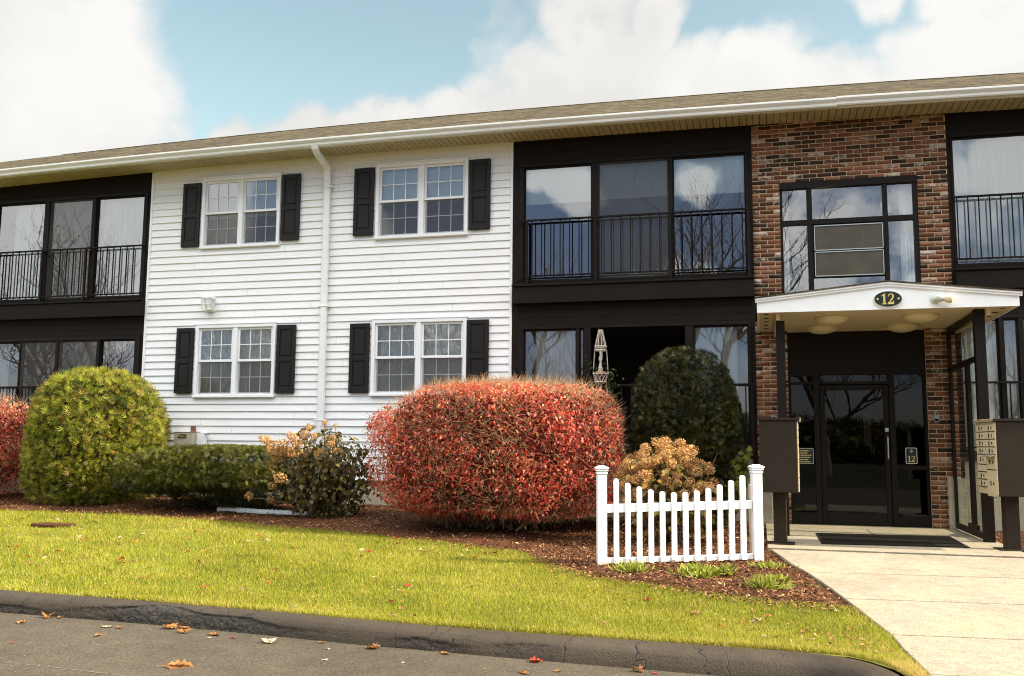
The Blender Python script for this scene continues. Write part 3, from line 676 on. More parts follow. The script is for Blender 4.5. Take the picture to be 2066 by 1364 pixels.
railing(-3.76, -.035, 3.83, 4.775, [-3.51+.155*i for i in range(7)] + [-2.37 + .1535*i for i in range(8)] + [-1.12+.155*i for i in range(7)], [-3.60, -2.47, -1.29, -.10])
railing(-3.76, -.035, 1.13, 2.075, [-3.51+.155*i for i in range(7)] + [-2.37 + .1535*i for i in range(8)] + [-1.12+.155*i for i in range(7)], [-3.60, -2.47, -1.29, -.10])
bay(-14.42, -10.79, [(-14.25, -13.13, 'glass'), (-13.02, -12.06, 'glass screen'), (-11.98, -10.93, 'glass')], [(-14.25, -13.49, 'glass'), (-13.47, -12.68, 'glass screen'), (-12.62, -11.78, 'glass screen'), (-11.72, -10.97, 'glass')])
lb = [-13.74+.145*i for i in range(-4, 5)] + [-12.96+.15*i+.0 for i in range(1, 6)] + [-11.91+.1425*i for i in range(7)]
railing(-14.4, -10.84, 3.80, 4.715, lb, [-14.35, -13.06, -12.09], -.085); railing(-14.4, -10.84, 1.18, 2.13, lb, [-14.35, -13.06, -12.09], -.085)
bay(2.745, 6.5, [(2.815, 3.95, 'glass'), (4.05, 5.2, 'glass screen'), (5.27, 6.4, 'glass')], [(2.815, 3.32, 'glass', .05), (3.375, 3.57, 'glass'), (3.63, 5.2, 'glass screen'), (5.27, 6.4, 'glass')], post=.05)
railing(2.79, 6.45, 3.83, 4.775, [2.84+.1445*i for i in range(24)], [4.0, 5.23]); railing(2.79, 6.45, 1.13, 2.075, [2.98+.1445*i for i in range(23)], [4.0, 5.23])
# the wing left of the left bay, and right of the right bay
wg = MB(); wg.box(XL, -14.42, .0, .25, .42, 6.14); wg.box(6.5, XR, .0, .25, .42, 6.14); wg.build('end_wall', 'siding', B)

# brickwork around the entrance, brick by brick
BX0, BX1 = -.03, 2.745
HOLES = [(.37, 2.33, 3.30, 5.15), (.43, 2.345, -.1, 2.845)]
def bricks():
    Vs, Fs, A, Wsh = [], [], [], []; n0 = 0; C_ = .0667; z = 6.14 - C_; row = 0; mj = .012
    box_f = np.array([(0,3,2,1),(4,5,6,7),(0,1,5,4),(1,2,6,5),(2,3,7,6),(3,0,4,7)])
    while z > -.02:
        zc = z + C_/2; segs = [(BX0, BX1)]
        for h in HOLES:
            if h[2] < zc < h[3]:
                ns = []
                for a, b in segs:
                    if h[0] > a: ns.append((a, h[0]))
                    if h[1] < b: ns.append((h[1], b))
                segs = ns
        for a, b in segs:
            if a < .17 and zc < .47: a = .17
            if b > 2.56 and zc < .71: b = 2.56
            x = a - (.106 if row % 2 else 0)
            while x < b - .03:
                x0, x1 = max(x, a), min(x + .201, b); x += .213
                if x1 - x0 < .02: continue
                dy = random.uniform(-.002, .002); v = np.array([(x0+.0, -.012+dy, z+mj/2), (x1, -.012+dy, z+mj/2), (x1, .09, z+mj/2), (x0, .09, z+mj/2), (x0, -.012+dy, z+C_-mj/2), (x1, -.012+dy, z+C_-mj/2), (x1, .09, z+C_-mj/2), (x0, .09, z+C_-mj/2)])
                v[:, 2] += random.uniform(-.001, .001); Vs.append(v); Fs.append(box_f + n0); n0 += 8
                r = random.random(); tint = random.uniform(.06, .30) if r < .24 else random.uniform(.36, .95)
                w = random.random(); wash = random.uniform(.38, .50) if w < .055 else (random.uniform(.24, .34) if w < .22 else random.uniform(.02, .20))
                A += [tint]*8; Wsh += [wash]*8
        z -= C_; row += 1
    npmesh('brick_wall', np.concatenate(Vs), np.concatenate(Fs), 'brick', B, {'tint': A, 'wash': Wsh})
bricks()
mm = MB(); add_rects(mm, BX0, BX1, .0, 6.14, [HOLES[0], (.43, 2.345, -.1, 2.845)], -.006, .12); mm.build('mortar_backing', 'mortar', B)
MB().box(.37, 2.33, -.05, .12, 2.86, 3.30).build('canopy_flashing', 'brown', B)

# stair window: three lights over, louvred panels in the middle
fr = MB(); x0, x1, z0, z1 = .37, 2.33, 2.98, 5.15; y0, y1 = .0, .10
fr.box(x0, x1, y0-.02, y1, z1-.10, z1); fr.box(x0, x0+.04, y0, y1, z0, z1-.10); fr.box(x1-.065, x1, y0, y1, z0, z1-.10)
fr.box(.765, .84, y0-.01, y1, z0, z1-.10); fr.box(1.845, 1.91, y0-.01, y1, z0, z1-.10)
for a, b in ((.41, .765), (.84, 1.845), (1.91, 2.265)): fr.box(a, b, y0, y1, 4.485, 4.56)
fr.box(.41, 2.265, y0, y1, z0, z0+.05)
wf = fr.build('stair_window', 'brown2', B)
for a, b in ((.41, .765), (.84, 1.845), (1.91, 2.265)):
    for c, d in ((4.56, 5.05), (3.03, 4.485)):
        if a == .84 and c < 4: c, d = 3.03, 3.655
        q = MB(); q.add([(a, .04, c), (b, .04, c), (b, .04, d), (a, .04, d)], [(0, 1, 2, 3)]); q.build('pane', 'glass', wf)
for c, d in ((4.08, 4.455), (3.685, 4.05)):
    q = MB(); q.box(.865, 1.83, .012, .03, c, d); q.build('louvre_panel', 'acpanel', wf)
    q = MB()
    for zz in (c, d): q.box(.86, 1.835, -.002, .012, zz-.007, zz+.007)
    q.box(.86, .872, -.002, .012, c, d); q.box(1.823, 1.835, -.002, .012, c, d); q.build('louvre_rim', 'metalgrey', wf)

# soffit boards, gutter, roof
def alongx(x0, x1, step=.5):
    n = max(1, int(math.ceil((x1-x0)/step))); return [x0 + (x1-x0)*i/n for i in range(n+1)]
def sweep(prof, x0, x1, yz=lambda x, p: (p[0], p[1] + cam_x(x)), closed=True):
    mb = MB(); xs = alongx(x0, x1); n = len(prof); vs = []; fs = []
    for x in xs: vs += [(x, *yz(x, p)) for p in prof]
    for i in range(len(xs)-1):
        for k in range(n if closed else n-1): fs.append((i*n+k, i*n+(k+1) % n, (i+1)*n+(k+1) % n, (i+1)*n+k))
    if closed: fs.append(tuple(range(n))); fs.append(tuple((len(xs)-1)*n+k for k in range(n))[::-1])
    return mb.add(vs, fs)
sf = MB(); x = XL
while x < XR:
    z = ZS + cam_x(x+.05); sf.box(x+.006, x+.094, -.56, .06, z, z+.02); sf.box(x-.006, x+.006, -.56, .06, z+.035, z+.05); x += .1
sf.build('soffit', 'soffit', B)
sweep([(-.595, 6.115), (-.555, 6.115), (-.555, 6.25), (-.595, 6.25)], XL, XR).build('fascia_board', 'cream', B)
gp = [(-.597, 6.118), (-.655, 6.118), (-.668, 6.135), (-.672, 6.165), (-.700, 6.195), (-.712, 6.212), (-.712, 6.236), (-.703, 6.240), (-.697, 6.232), (-.685, 6.19), (-.655, 6.16), (-.65, 6.13), (-.605, 6.13), (-.604, 6.24), (-.597, 6.24)]
sweep(gp, XL, 1.18).build('gutter', 'cream', B)
sweep([(p[0], p[1]+.012) for p in gp], 1.184, XR).build('gutter', 'cream', B)
RY, RZ = 3.4, 8.0
_rp = np.polyfit([-17.7, -15.1, -8.5, -4.1, -.35, 4.75], [7.83, 7.87, 7.99, 8.02, 7.965, 7.86], 2)
ridge = lambda x: float(np.polyval(_rp, min(x, 6)))
def roofz(x, p): k = max(0., min(1., (min(p[0], 2*RY-p[0]) + .6) / 4)); return (p[0], p[1] + cam_x(x)*(1-k) + (ridge(x) - RZ)*k)
sweep([(-.665, 6.225), (-.665, 6.243), (RY, RZ), (RY, RZ-.06), (-.55, 6.20)], XL-.3, XR+.3, roofz).build('roof', 'roof', B)
sweep([(RY, RZ), (RY, RZ-.06), (7.9, 6.2), (7.9, 6.24)], XL-.3, XR+.3, roofz).build('roof', 'roof', B)
sweep([(RY-.16, RZ-.075), (RY-.16, RZ-.055), (RY, RZ+.012), (RY+.16, RZ-.055), (RY+.16, RZ-.075)], -15.75, XR+.3, roofz).build('ridge_cap', 'roof', B)
# gable ends
for xx in (XL, XR-.2): MB().prism([(-.3, 6.1), (RY, RZ-.25), (7.7, 6.1)], 'x', xx, xx+.2).build('gable_wall', 'siding', B)

# downspout
def rtube(path, w, d):
    mb = MB(); P = [Vector(p) for p in path]; vs = []; fs = []
    for i, p in enumerate(P):
        t = (P[min(i+1, len(P)-1)] - P[max(i-1, 0)]).normalized(); a = Vector((1, 0, 0)); a = (a - t*a.dot(t)).normalized(); b = t.cross(a)
        for sx, sy in ((-1, -.7), (-.7, -1), (.7, -1), (1, -.7), (1, .7), (.7, 1), (-.7, 1), (-1, .7)): vs.append(p + a*sx*w/2 + b*sy*d/2)
    for i in range(len(P)-1):
        for k in range(8): fs.append((i*8+k, i*8+(k+1) % 8, (i+1)*8+(k+1) % 8, (i+1)*8+k))
    return mb.add(vs, fs)
dsp = rtube([(-7.17, -.64, 6.14), (-7.17, -.62, 6.08), (-7.175, -.55, 6.03), (-7.18, -.46, 6.00), (-7.195, -.17, 5.93), (-7.20, -.10, 5.90), (-7.20, -.072, 5.84), (-7.19, -.072, 3.3), (-7.18, -.072, .55), (-7.18, -.10, .42), (-7.18, -.28, .25)], .115, .075)
ds = dsp.build('downspout', 'cream', B)
for z in (5.55, 3.45, 1.5): MB().box(-7.285, -7.095, -.118, -.02, z, z+.025, .003).build('bracket', 'cream', ds)

# wall lantern between the left windows
lm = MB(); lm.box(-9.535, -9.345, -.030, -.017, 3.43, 3.70, .004)
w = lm.build('wall_lamp', 'cream', B)
MB().box(-9.53, -9.35, -.19, -.035, 3.655, 3.685, .006).build('lamp_top', 'cream', w)
b = MB()
for i in range(7): b.box(-9.525+.025*i, -9.515+.025*i, -.185, -.175, 3.45, 3.655)
for i in range(5): b.box(-9.525, -9.515, -.175+.03*i, -.165+.03*i, 3.45, 3.655); b.box(-9.365, -9.355, -.175+.03*i, -.165+.03*i, 3.45, 3.655)
for zz in (3.45, 3.55): b.box(-9.53, -9.35, -.188, -.178, zz, zz+.014)
b.build('lamp_cage', 'cream', w)
MB().lathe([(0, 0), (.05, .01), (.055, .17), (0, .18)], (-9.44, -.105, 3.45), 14).build('lamp_glass', 'lampglass', w, True)

# entrance: storefront of bronze frames, transom panels, door
en = MB(); yE = .04
en.box(.43, 2.345, yE, yE+.10, 2.21, 2.845)
for x in (.80, 1.885): en.box(x, x+.05, yE-.012, yE, 2.21, 2.845)
en.box(.43, 2.345, yE-.014, yE, 2.20, 2.235); en.box(.43, .47, yE, yE+.12, 0, 2.21); en.box(2.305, 2.345, yE, yE+.12, 0, 2.21)
en.box(.79, .865, yE-.01, yE+.12, 0.0, 2.21); en.box(1.835, 1.91, yE-.01, yE+.12, 0.0, 2.21)
en.box(.865, 1.835, yE, yE+.1, 2.06, 2.10); en.box(.47, .79, yE, yE+.1, 2.06, 2.10); en.box(.47, .79, yE, yE+.1, 0, .16); en.box(1.91, 2.305, yE, yE+.1, 0, .16); en.box(1.91, 2.305, yE-.008, yE+.1, .82, .88)
en.box(.47, .79, yE, yE+.1, 2.19, 2.21); en.box(.47, .79, yE-.006, yE, .16, .18)
ent = en.build('entrance_frame', 'brown2', B)
for a, b, c, d in ((.47, .79, 2.10, 2.19), (.865, 1.835, 2.10, 2.20), (.47, .79, .16, 2.06), (1.91, 2.305, .88, 2.2), (1.91, 2.305, .16, .82)):
    q = MB(); q.add([(a, yE+.04, c), (b, yE+.04, c), (b, yE+.04, d), (a, yE+.04, d)], [(0, 1, 2, 3)]); q.build('pane', 'glassdark', ent)
dr = MB(); dr.box(.872, .945, yE+.005, yE+.05, .01, 2.05, .004); dr.box(1.755, 1.828, yE+.005, yE+.05, .01, 2.05, .004); dr.box(.945, 1.755, yE+.005, yE+.05, 1.97, 2.05, .004); dr.box(.945, 1.755, yE+.005, yE+.05, .01, .19, .004)
door = dr.build('entrance_door', 'brown2', B)
q = MB(); q.add([(.94, yE+.028, .18), (1.76, yE+.028, .18), (1.76, yE+.028, 1.98), (.94, yE+.028, 1.98)], [(0, 1, 2, 3)]); q.build('pane', 'glassdark', door)
h = MB(); h.tube([(1.79, yE, 1.30), (1.79, yE-.06, 1.28), (1.79, yE-.06, .98), (1.79, yE, .96)], .011, 8); h.box(1.765, 1.815, yE-.008, yE+.006, 1.36, 1.42, .004); h.build('door_handle', 'metalgrey', door)
q = MB(); q.box(1.60, 1.70, 1.2, 1.25, 1.15, 1.65); q.build('hall_noticeboard', 'shade', ent)
# lobby behind the door: dim
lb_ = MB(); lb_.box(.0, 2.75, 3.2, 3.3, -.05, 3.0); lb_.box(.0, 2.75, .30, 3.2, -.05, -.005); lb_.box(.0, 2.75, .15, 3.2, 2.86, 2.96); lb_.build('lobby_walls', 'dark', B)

# number plate beside the door and rule plate left of it
def rrect(x0, x1, z0, z1, r, n=5):
    p = []
    for cx, cz, a0 in ((x1-r, z1-r, 0), (x0+r, z1-r, 90), (x0+r, z0+r, 180), (x1-r, z0+r, 270)):
        for i in range(n+1): a = rad(a0 + 90*i/n); p.append((cx + r*math.cos(a), cz + r*math.sin(a)))
    return p
def digits(cx, cz, h, y, th=.004):
    """a bold serif 12"""
    mb = MB(); s = h
    one = [(-.50,0),(-.50,.07),(-.38,.09),(-.38,.80),(-.42,.82),(-.54,.74),(-.57,.79),(-.30,1.0),(-.21,1.0),(-.21,.09),(-.09,.07),(-.09,0)]
    mb.prism([(cx + a*s, cz + (b-.5)*s) for a, b in one], 'y', y-th, y)
    # 2: outline of a thick curved stroke with a flat serifed base
    out = []; inn = []
    for i in range(13):
        a = rad(185 - 215*i/12); out.append((.28 + .26*math.cos(a), .72 + .28*math.sin(a)))
        w = .06 + .09*(i/12)**.7; inn.append((.28 + (.26-w)*math.cos(a), .72 + (.28-w*.75)*math.sin(a)))
    out += [(.40, .42), (.22, .20)]; inn += [(.26, .45), (.02, .10)]
    seq = out + [(.42, .20), (.48, .28), (.54, .28), (.52, 0), (.0, 0), (.02, .10)] + inn[::-1][1:]
    pts = [(cx + a*s, cz + (b-.5)*s) for a, b in seq]
    # as quads strip for robustness
    o = [(cx + a*s, cz + (b-.5)*s) for a, b in out]; n_ = [(cx + a*s, cz + (b-.5)*s) for a, b in inn]
    for i in range(len(o)-1): mb.prism([o[i], o[i+1], n_[i+1], n_[i]], 'y', y-th, y)
    bs = [(.0, 0), (.52, 0), (.55, .29), (.48, .29), (.42, .19), (.05, .19), (0, .10)]
    mb.prism([(cx + a*s, cz + (b-.5)*s) for a, b in bs], 'y', y-th*.9, y)
    k = MB(); k.lathe([(0, -th), (.065*s, -th), (.065*s, 0)], (cx + -.42*s + .14*s, cz + .72*s - .5*s - .0, 0), 8, 'y') if False else None
    return mb
pl = MB(); pl.prism(rrect(2.03, 2.185, .905, 1.135, .02), 'y', yE+.0, yE+.004); sg = pl.build('number_plate', 'trim', ent)
pl = MB(); pl.prism(rrect(2.038, 2.177, .913, 1.127, .016), 'y', yE-.003, yE+.0); pl.build('plate_face', 'signblack', ent)
digits(2.105, .975, .088, yE-.003).build('plate_digits', 'gold', ent)
MB().lathe([(0, -.003), (.022, -.002), (.022, 0)], (2.107, yE-.003, 1.085), 10, 'y').build('plate_emblem', 'lock', ent)
pl = MB(); pl.prism(rrect(.50, .765, .885, 1.115, .014), 'y', yE+.0, yE+.004); pl.build('notice_plate', 'metalgrey', ent)
pl = MB(); pl.prism(rrect(.508, .757, .893, 1.107, .012), 'y', yE-.003, yE+.0); pl.build('plate_face', 'signblack', ent)
tx = MB()
for i in range(6):
    x = .53; zz = 1.075 - .032*i; xe = .735 - random.uniform(0, .06)
    while x < xe: wv_ = random.uniform(.014, .045); tx.box(x, min(x+wv_, xe), yE-.0045, yE-.003, zz-.007, zz+.007); x += wv_ + .008
tx.build('plate_lettering', 'gold', ent)
# key lockbox on the brick pier
lk = MB(); lk.box(2.415, 2.485, -.055, -.014, 1.50, 1.60, .01); l_ = lk.build('key_lockbox', 'lock', B)
MB().tube([(2.425, -.035, 1.60), (2.425, -.035, 1.635), (2.435, -.035, 1.65), (2.465, -.035, 1.65), (2.475, -.035, 1.635), (2.475, -.035, 1.60)], .006, 6).build('shackle', 'metalgrey', l_)
MB().box(2.425, 2.475, -.060, -.054, 1.515, 1.55, .003).build('keypad', 'black', l_)

# ------------------------------------------------------------------ canopy
yF = -2.20; zC = 2.845
cp = MB()
cp.prism([(0, zC), (0, 3.005), (1.58, 3.165), (3.06, 2.995), (3.06, zC)], 'y', yF, yF+.03)
cp.box(0, .03, yF+.03, -.02, zC, 3.0); cp.box(3.03, 3.06, yF+.03, -.02, zC, 3.0)
cn = cp.build('canopy', 'trim', B)
for (a, b) in (((-.02, 2.975), (1.58, 3.137)), ((1.58, 3.137), (3.09, 2.962))):
    m = MB(); m.prism([(a[0], a[1]), (b[0], b[1]), (b[0], b[1]+.028), (a[0], a[1]+.028)], 'y', yF-.022, yF); m.prism([(a[0], a[1]+.0285), (b[0], b[1]+.0285), (b[0], b[1]+.05), (a[0], a[1]+.05)], 'y', yF-.036, yF)
    m.build('rake_moulding', 'trim', cn)
m = MB()
for (a, b) in (((-.03, 3.026), (1.58, 3.188)), ((1.58, 3.188), (3.10, 3.013))): m.prism([(a[0], a[1]), (b[0], b[1]), (b[0], b[1]+.018), (a[0], a[1]+.018)], 'y', yF-.045, -.015)
m.build('canopy_roof', 'roof', cn)
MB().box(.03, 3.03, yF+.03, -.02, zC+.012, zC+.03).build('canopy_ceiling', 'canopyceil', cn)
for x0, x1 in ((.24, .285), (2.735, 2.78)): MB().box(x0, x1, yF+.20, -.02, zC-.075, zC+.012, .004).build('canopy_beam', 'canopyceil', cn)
for i in range(5):
    for xx in (.12, 2.93): MB().lathe([(0, -.004), (.035, -.004), (.04, 0)], (xx, -1.95+.38*i, zC+.012), 14).build('soffit_vent', 'black', cn)
for x, y in ((.965, -1.50), (2.06, -1.52), (.90, -.46), (1.98, -.47)):
    q = MB().lathe([(.215, .0), (.222, -.012), (.215, -.026)], (x, y, zC+.012), 28).build('ceiling_light', 'lampglass', cn, True)
    MB().lathe([(.212, -.026), (.19, -.055), (.14, -.082), (.07, -.098), (0, -.103)], (x, y, zC+.012), 28).build('ceiling_light', 'lampglass', cn, True)
# oval house number
ov = lambda rx, rz_, n=36: [(1.58 + rx*math.cos(2*math.pi*i/n), 2.972 + rz_*math.sin(2*math.pi*i/n)) for i in range(n)]
MB().prism(ov(.172, .108), 'y', yF-.022, yF-.001).build('number_sign', 'cream', cn)
MB().prism(ov(.160, .096), 'y', yF-.028, yF-.0225).build('sign_face', 'signblack', cn)
digits(1.575, 2.972, .135, yF-.028, .006).build('sign_digits', 'gold', cn)
m = MB()
for sx in (-1, 1): m.lathe([(0, -.006), (.010, -.005), (.014, 0)], (1.58 + sx*.122, yF-.028, 2.972), 8, 'y')
m.build('sign_dots', 'gold', cn)
# floodlight with an ivory bulb shade
m = MB().lathe([(0, -.03), (.05, -.028), (.062, 0)], (2.12, yF, 2.955), 16, 'y'); m.tube([(2.12, yF-.03, 2.955), (2.15, yF-.08, 2.95)], .03, 10); m.lathe([(.0, 0), (.04, .01), (.05, .05), (.045, .09), (0, .10)], (2.11, yF-.09, 2.955), 14, 'x')
m.build('floodlight', 'lampgreen', cn, True)
MB().lathe([(.02, 0), (.042, .03), (.058, .07), (.060, .095), (.03, .118), (0, .122)], (2.19, yF-.10, 2.945), 18, 'x').build('floodlight_bulb', 'lampglass', cn, True)
# posts
for x0, x1 in ((.235, .345), (2.61, 2.73)): MB().box(x0, x1, -1.93, -1.81, .0, zC-.076 if x0 < 1 else zC+.01, .004).build('canopy_post', 'brown2', cn)
# glazed wind screen at the right side, from the pier to the post
sx = 2.655; m = MB()
m.box(sx-.02, sx+.02, -1.81, -.02, .02, .10); m.box(sx-.02, sx+.02, -1.81, -.02, 2.22, 2.29); m.box(sx-.02, sx+.02, -1.81, -.02, 2.765, 2.84)
m.box(sx-.02, sx+.02, -1.37, -.88, .10, .16); m.box(sx-.021, sx+.021, -1.25, -1.10, .10, 2.22); m.box(sx-.02, sx+.02, -.10, -.02, .10, 2.765)
ws = m.build('wind_screen', 'brown2', cn)
for a, b, c, d in ((-1.81, -1.25, .1, 2.22), (-1.10, -.10, .1, 2.22), (-1.81, -.10, 2.29, 2.765)):
    q = MB(); q.add([(sx, a, c), (sx, b, c), (sx, b, d), (sx, a, d)], [(0, 1, 2, 3)]); q.build('pane', 'glassclear', cn)

# brick pier and wall behind the wind screen already belongs to the brick wall
# ------------------------------------------------------------------ curtains, shades (top-level, each hangs in its own opening)
def drape(x0, x1, z0, z1, y, label, folds=14, amp=.03, m='curtain', name='curtain', cat='curtain', group=None, seed=1):
    r = np.random.default_rng(seed); n = max(30, folds*10); xs = np.linspace(x0, x1, n); zs = np.linspace(z0, z1, 14); X, Z = np.meshgrid(xs, zs, indexing='ij')
    ph = r.uniform(0, 6.28); u = (X-x0)/(x1-x0); Y = y + amp*np.sin(u*folds*6.28 + ph + .5*np.sin(u*9+ph)) + amp*.35*np.sin(u*folds*2.3*6.28 + Z*.8)
    V = np.stack([X, Y, Z], -1).reshape(-1, 3); I = np.arange(X.size).reshape(X.shape)
    o = npmesh(name, V, np.stack([I[:-1, :-1], I[1:, :-1], I[1:, 1:], I[:-1, 1:]], -1).reshape(-1, 4), m, None, None, True)
    return tag(o, label, cat, group)
drape(-13.95, -13.15, 3.8, 5.7, .14, 'bright white curtain behind the left pane of the upper left bay', 8, .02, seed=2)
drape(-13.05, -12.05, 3.8, 5.7, .15, 'grey-looking curtain behind the middle screened door of the upper left bay', 7, .025, seed=3)
drape(-11.98, -10.9, 3.8, 5.7, .14, 'white curtain in the right pane of the upper left bay', 9, .02, seed=4)
drape(-14.2, -13.85, 1.1, 3.0, .14, 'narrow white curtain at the far left edge of the lower left bay', 4, .02, seed=5)
drape(-12.55, -11.8, 1.1, 3.0, .30, 'dim pale curtain behind the dark screened panel of the lower left bay', 6, .02, seed=6)
drape(-11.10, -10.97, 1.1, 3.0, .14, 'thin strip of pale curtain beside the corner of the siding in the lower left bay', 2, .02, seed=7)
drape(-3.50, -2.98, 1.1, 3.0, .14, 'left bunch of curtain in the lower central bay beside the red shrub', 4, .02, seed=8)
drape(-3.02, -2.82, 1.1, 3.0, .14, 'narrow pale curtain hanging just left of the open sliding door', 3, .02, seed=9)
drape(-.93, -.30, 1.1, 3.0, .14, 'pale curtain right of the dome-shaped yew in the lower central bay', 6, .015, seed=10)
drape(2.10, 2.29, 3.05, 5.06, .20, 'white curtain down the right side of the stair window over the canopy', 4, .02, seed=11)
drape(.40, .50, 3.05, 5.06, .20, 'slim white curtain at the left edge of the stair window', 2, .02, seed=12)
drape(2.84, 4.0, 3.8, 5.68, .14, 'white curtain filling the upper bay at the right edge of the building', 9, .02, seed=13)
drape(2.82, 3.34, 1.1, 3.0, .14, 'pale curtain behind the left pane of the lower right bay by the brick pier', 6, .015, seed=14)
drape(3.36, 4.3, 1.1, 3.0, .26, 'pale curtain at the far right of the lower right bay over the mailboxes', 6, .02, seed=15)
drape(-9.66, -8.15, 1.95, 3.15, .085, 'sheer curtain in the lower left shuttered window', 12, .02, seed=16)
drape(-6.27, -4.66, 1.95, 3.16, .085, 'sheer curtain in the lower shuttered window behind the red shrub', 12, .02, seed=17)
def flat(x0, x1, z0, z1, y, label, m='shade', name='roller_shade', cat='shade', group=None, rows=0):
    mb = MB(); mb.box(x0, x1, y, y+.004, z0+.02, z1); mb.box(x0, x1, y-.006, y+.010, z0, z0+.022, .003)
    for i in range(rows): zz = z0 + (z1-z0)*(i+1)/(rows+1); mb.box(x0, x1, y-.004, y, zz-.002, zz+.002)
    return tag(mb.build(name, m), label, cat, group)
flat(-3.68, -2.53, 5.075, 5.70, .115, 'pale roller shade pulled a third down behind the left pane of the upper central bay')
flat(-2.45, -1.87, 5.09, 5.70, .115, 'grey-looking roller shade in the left half of the middle door of the upper central bay')
flat(-1.865, -1.30, 5.09, 5.70, .115, 'grey-looking roller shade in the right half of the middle door of the upper central bay')
flat(-1.26, -.12, 5.075, 5.70, .115, 'pale roller shade behind the right pane of the upper central bay next to the brick')
flat(-9.66, -8.15, 5.15, 5.85, .075, 'tan cloth blind half down in the upper left shuttered window', 'blind', 'window_blind', 'blind', None, 0)
flat(-6.27, -4.66, 5.22, 5.87, .075, 'white cloth blind half down in the upper right shuttered window above the red shrub', 'shade', 'window_blind', 'blind', None, 0)
# pendant lamp seen through the stair window
pd = thing('pendant_lamp', (1.10, 1.6, 4.75), 'lit two-bulb pendant lamp inside the stair window', 'lamp')
MB().tube([(1.10, 1.6, 6.14), (1.10, 1.6, 4.95)], .006, 6).build('cord', 'black', pd)
MB().lathe([(0, .1), (.09, .06), (.10, .03), (0, .02)], (1.10, 1.6, 4.88), 16).build('lamp_holder', 'metalgrey', pd, True)
for dx in (-.07, .07): MB().lathe([(0, -.06), (.03, -.05), (.042, -.02), (.03, .02), (.012, .05), (0, .05)], (1.10+dx, 1.6, 4.86), 14).build('bulb', 'bulb', pd, True)
# ------------------------------------------------------------------ porch things
mt = thing('door_mat', (1.5, -2.1, .004), 'long black ribbed door mat lying before the entrance doors', 'door mat')
MB().prism([(.685, -1.42), (2.33, -1.30), (2.29, -2.68), (.675, -2.84)], 'z', .004, .012).build('mat_base', 'black', mt)
rb = MB()
for i in range(42):
    y = -1.50 - i*.0215
    rb.box(.73, 2.27, y-.006, y+.006, .012, .020)
rb.build('mat_ribs', 'black', mt)

def mailbox(name, loc, rot, label, doors_side, ped_w=.14):
    t = thing(name, loc, label, 'mailbox'); R = Matrix.Translation(Vector(loc)) @ Matrix.Rotation(rot, 4, 'Z')
    # local: x = depth .44, y = width .76, doors on the +x or -x side
    s = doors_side; bld = lambda mb, n, m, par=t, sm=False: mb.xf(R).build(n, m, par, sm)
    bld(MB().box(-.21, .21, -.38, .38, .61, 1.435, .006), 'cabinet', 'mailbrown')
    bld(MB().prism([(-.225*s, 1.436), (.245*s, 1.436), (.245*s, 1.462), (-.225*s, 1.470)], 'y', -.395, .395), 'cap', 'mailbrown')
    bld(MB().box(min(.247*s, .243*s), max(.247*s, .256*s), -.395, .395, 1.430, 1.464), 'cap_edge', 'mailtan')
    bld(MB().box(-.075, .075, -.075, .075, .0, .61, .008), 'pedestal', 'mailbrown')
    bld(MB().box(-.16, .16, -.16, .16, .0, .014, .003), 'base_plate', 'mailbrown')
    d0, d1 = (.211, .222)
    pan = bld(MB().box(*sorted((d0*s, d1*s)), -.37, .37, .62, 1.43, .003), 'door_panel', 'mailtan')
    lk = MB(); gp = MB()
    for col, (ya, yb) in enumerate(((-.355, -.01), (.01, .355))):
        z = 1.40
        hs = [.085]*4 + ([.115, .085, .085, .085] if (col == (1 if s < 0 else 0)) else [.17, .30])
        for k, hh in enumerate(hs):
            a = z - hh + .012
            dd = MB().box(*sorted((d1*s, (d1+.006)*s)), ya, yb, a, z, .002); bld(dd, 'mailbox_door', 'mailtan')
            gp.box(*sorted((d1*s, (d1+.0075)*s)), ya, yb, a-.007, a-.003)
            ym = ya + (yb-ya)*.30
            if not (col == 1 and k == 5):
                lk.box(*sorted(((d1+.006)*s, (d1+.010)*s)), ym-.018, ym+.010, (a+z)/2-.014, (a+z)/2+.014)
                lk.box(*sorted(((d1+.006)*s, (d1+.010)*s)), ym+.085, ym+.115, (a+z)/2-.024, (a+z)/2+.024)
            z -= hh
    bld(gp, 'door_gaps', 'mailbrown'); bld(lk, 'number_and_lock_tabs', 'mailbrown')
    if s < 0: bld(MB().prism([(-.225, 1.055), (-.285, 1.04), (-.285, 1.046), (-.225, 1.068)], 'y', -.34, -.03), 'mail_slot_hood', 'metalgrey')
    return t
mailbox('cluster_mailbox', (.215, -2.90, -.0), rad(-2), 'brown cluster mailbox on a post left of the walkway, seen from its plain side', 1)
mailbox('cluster_mailbox', (2.72, -2.72, -.0), rad(3), 'cluster mailbox at the right edge with its tan numbered doors facing left', -1)

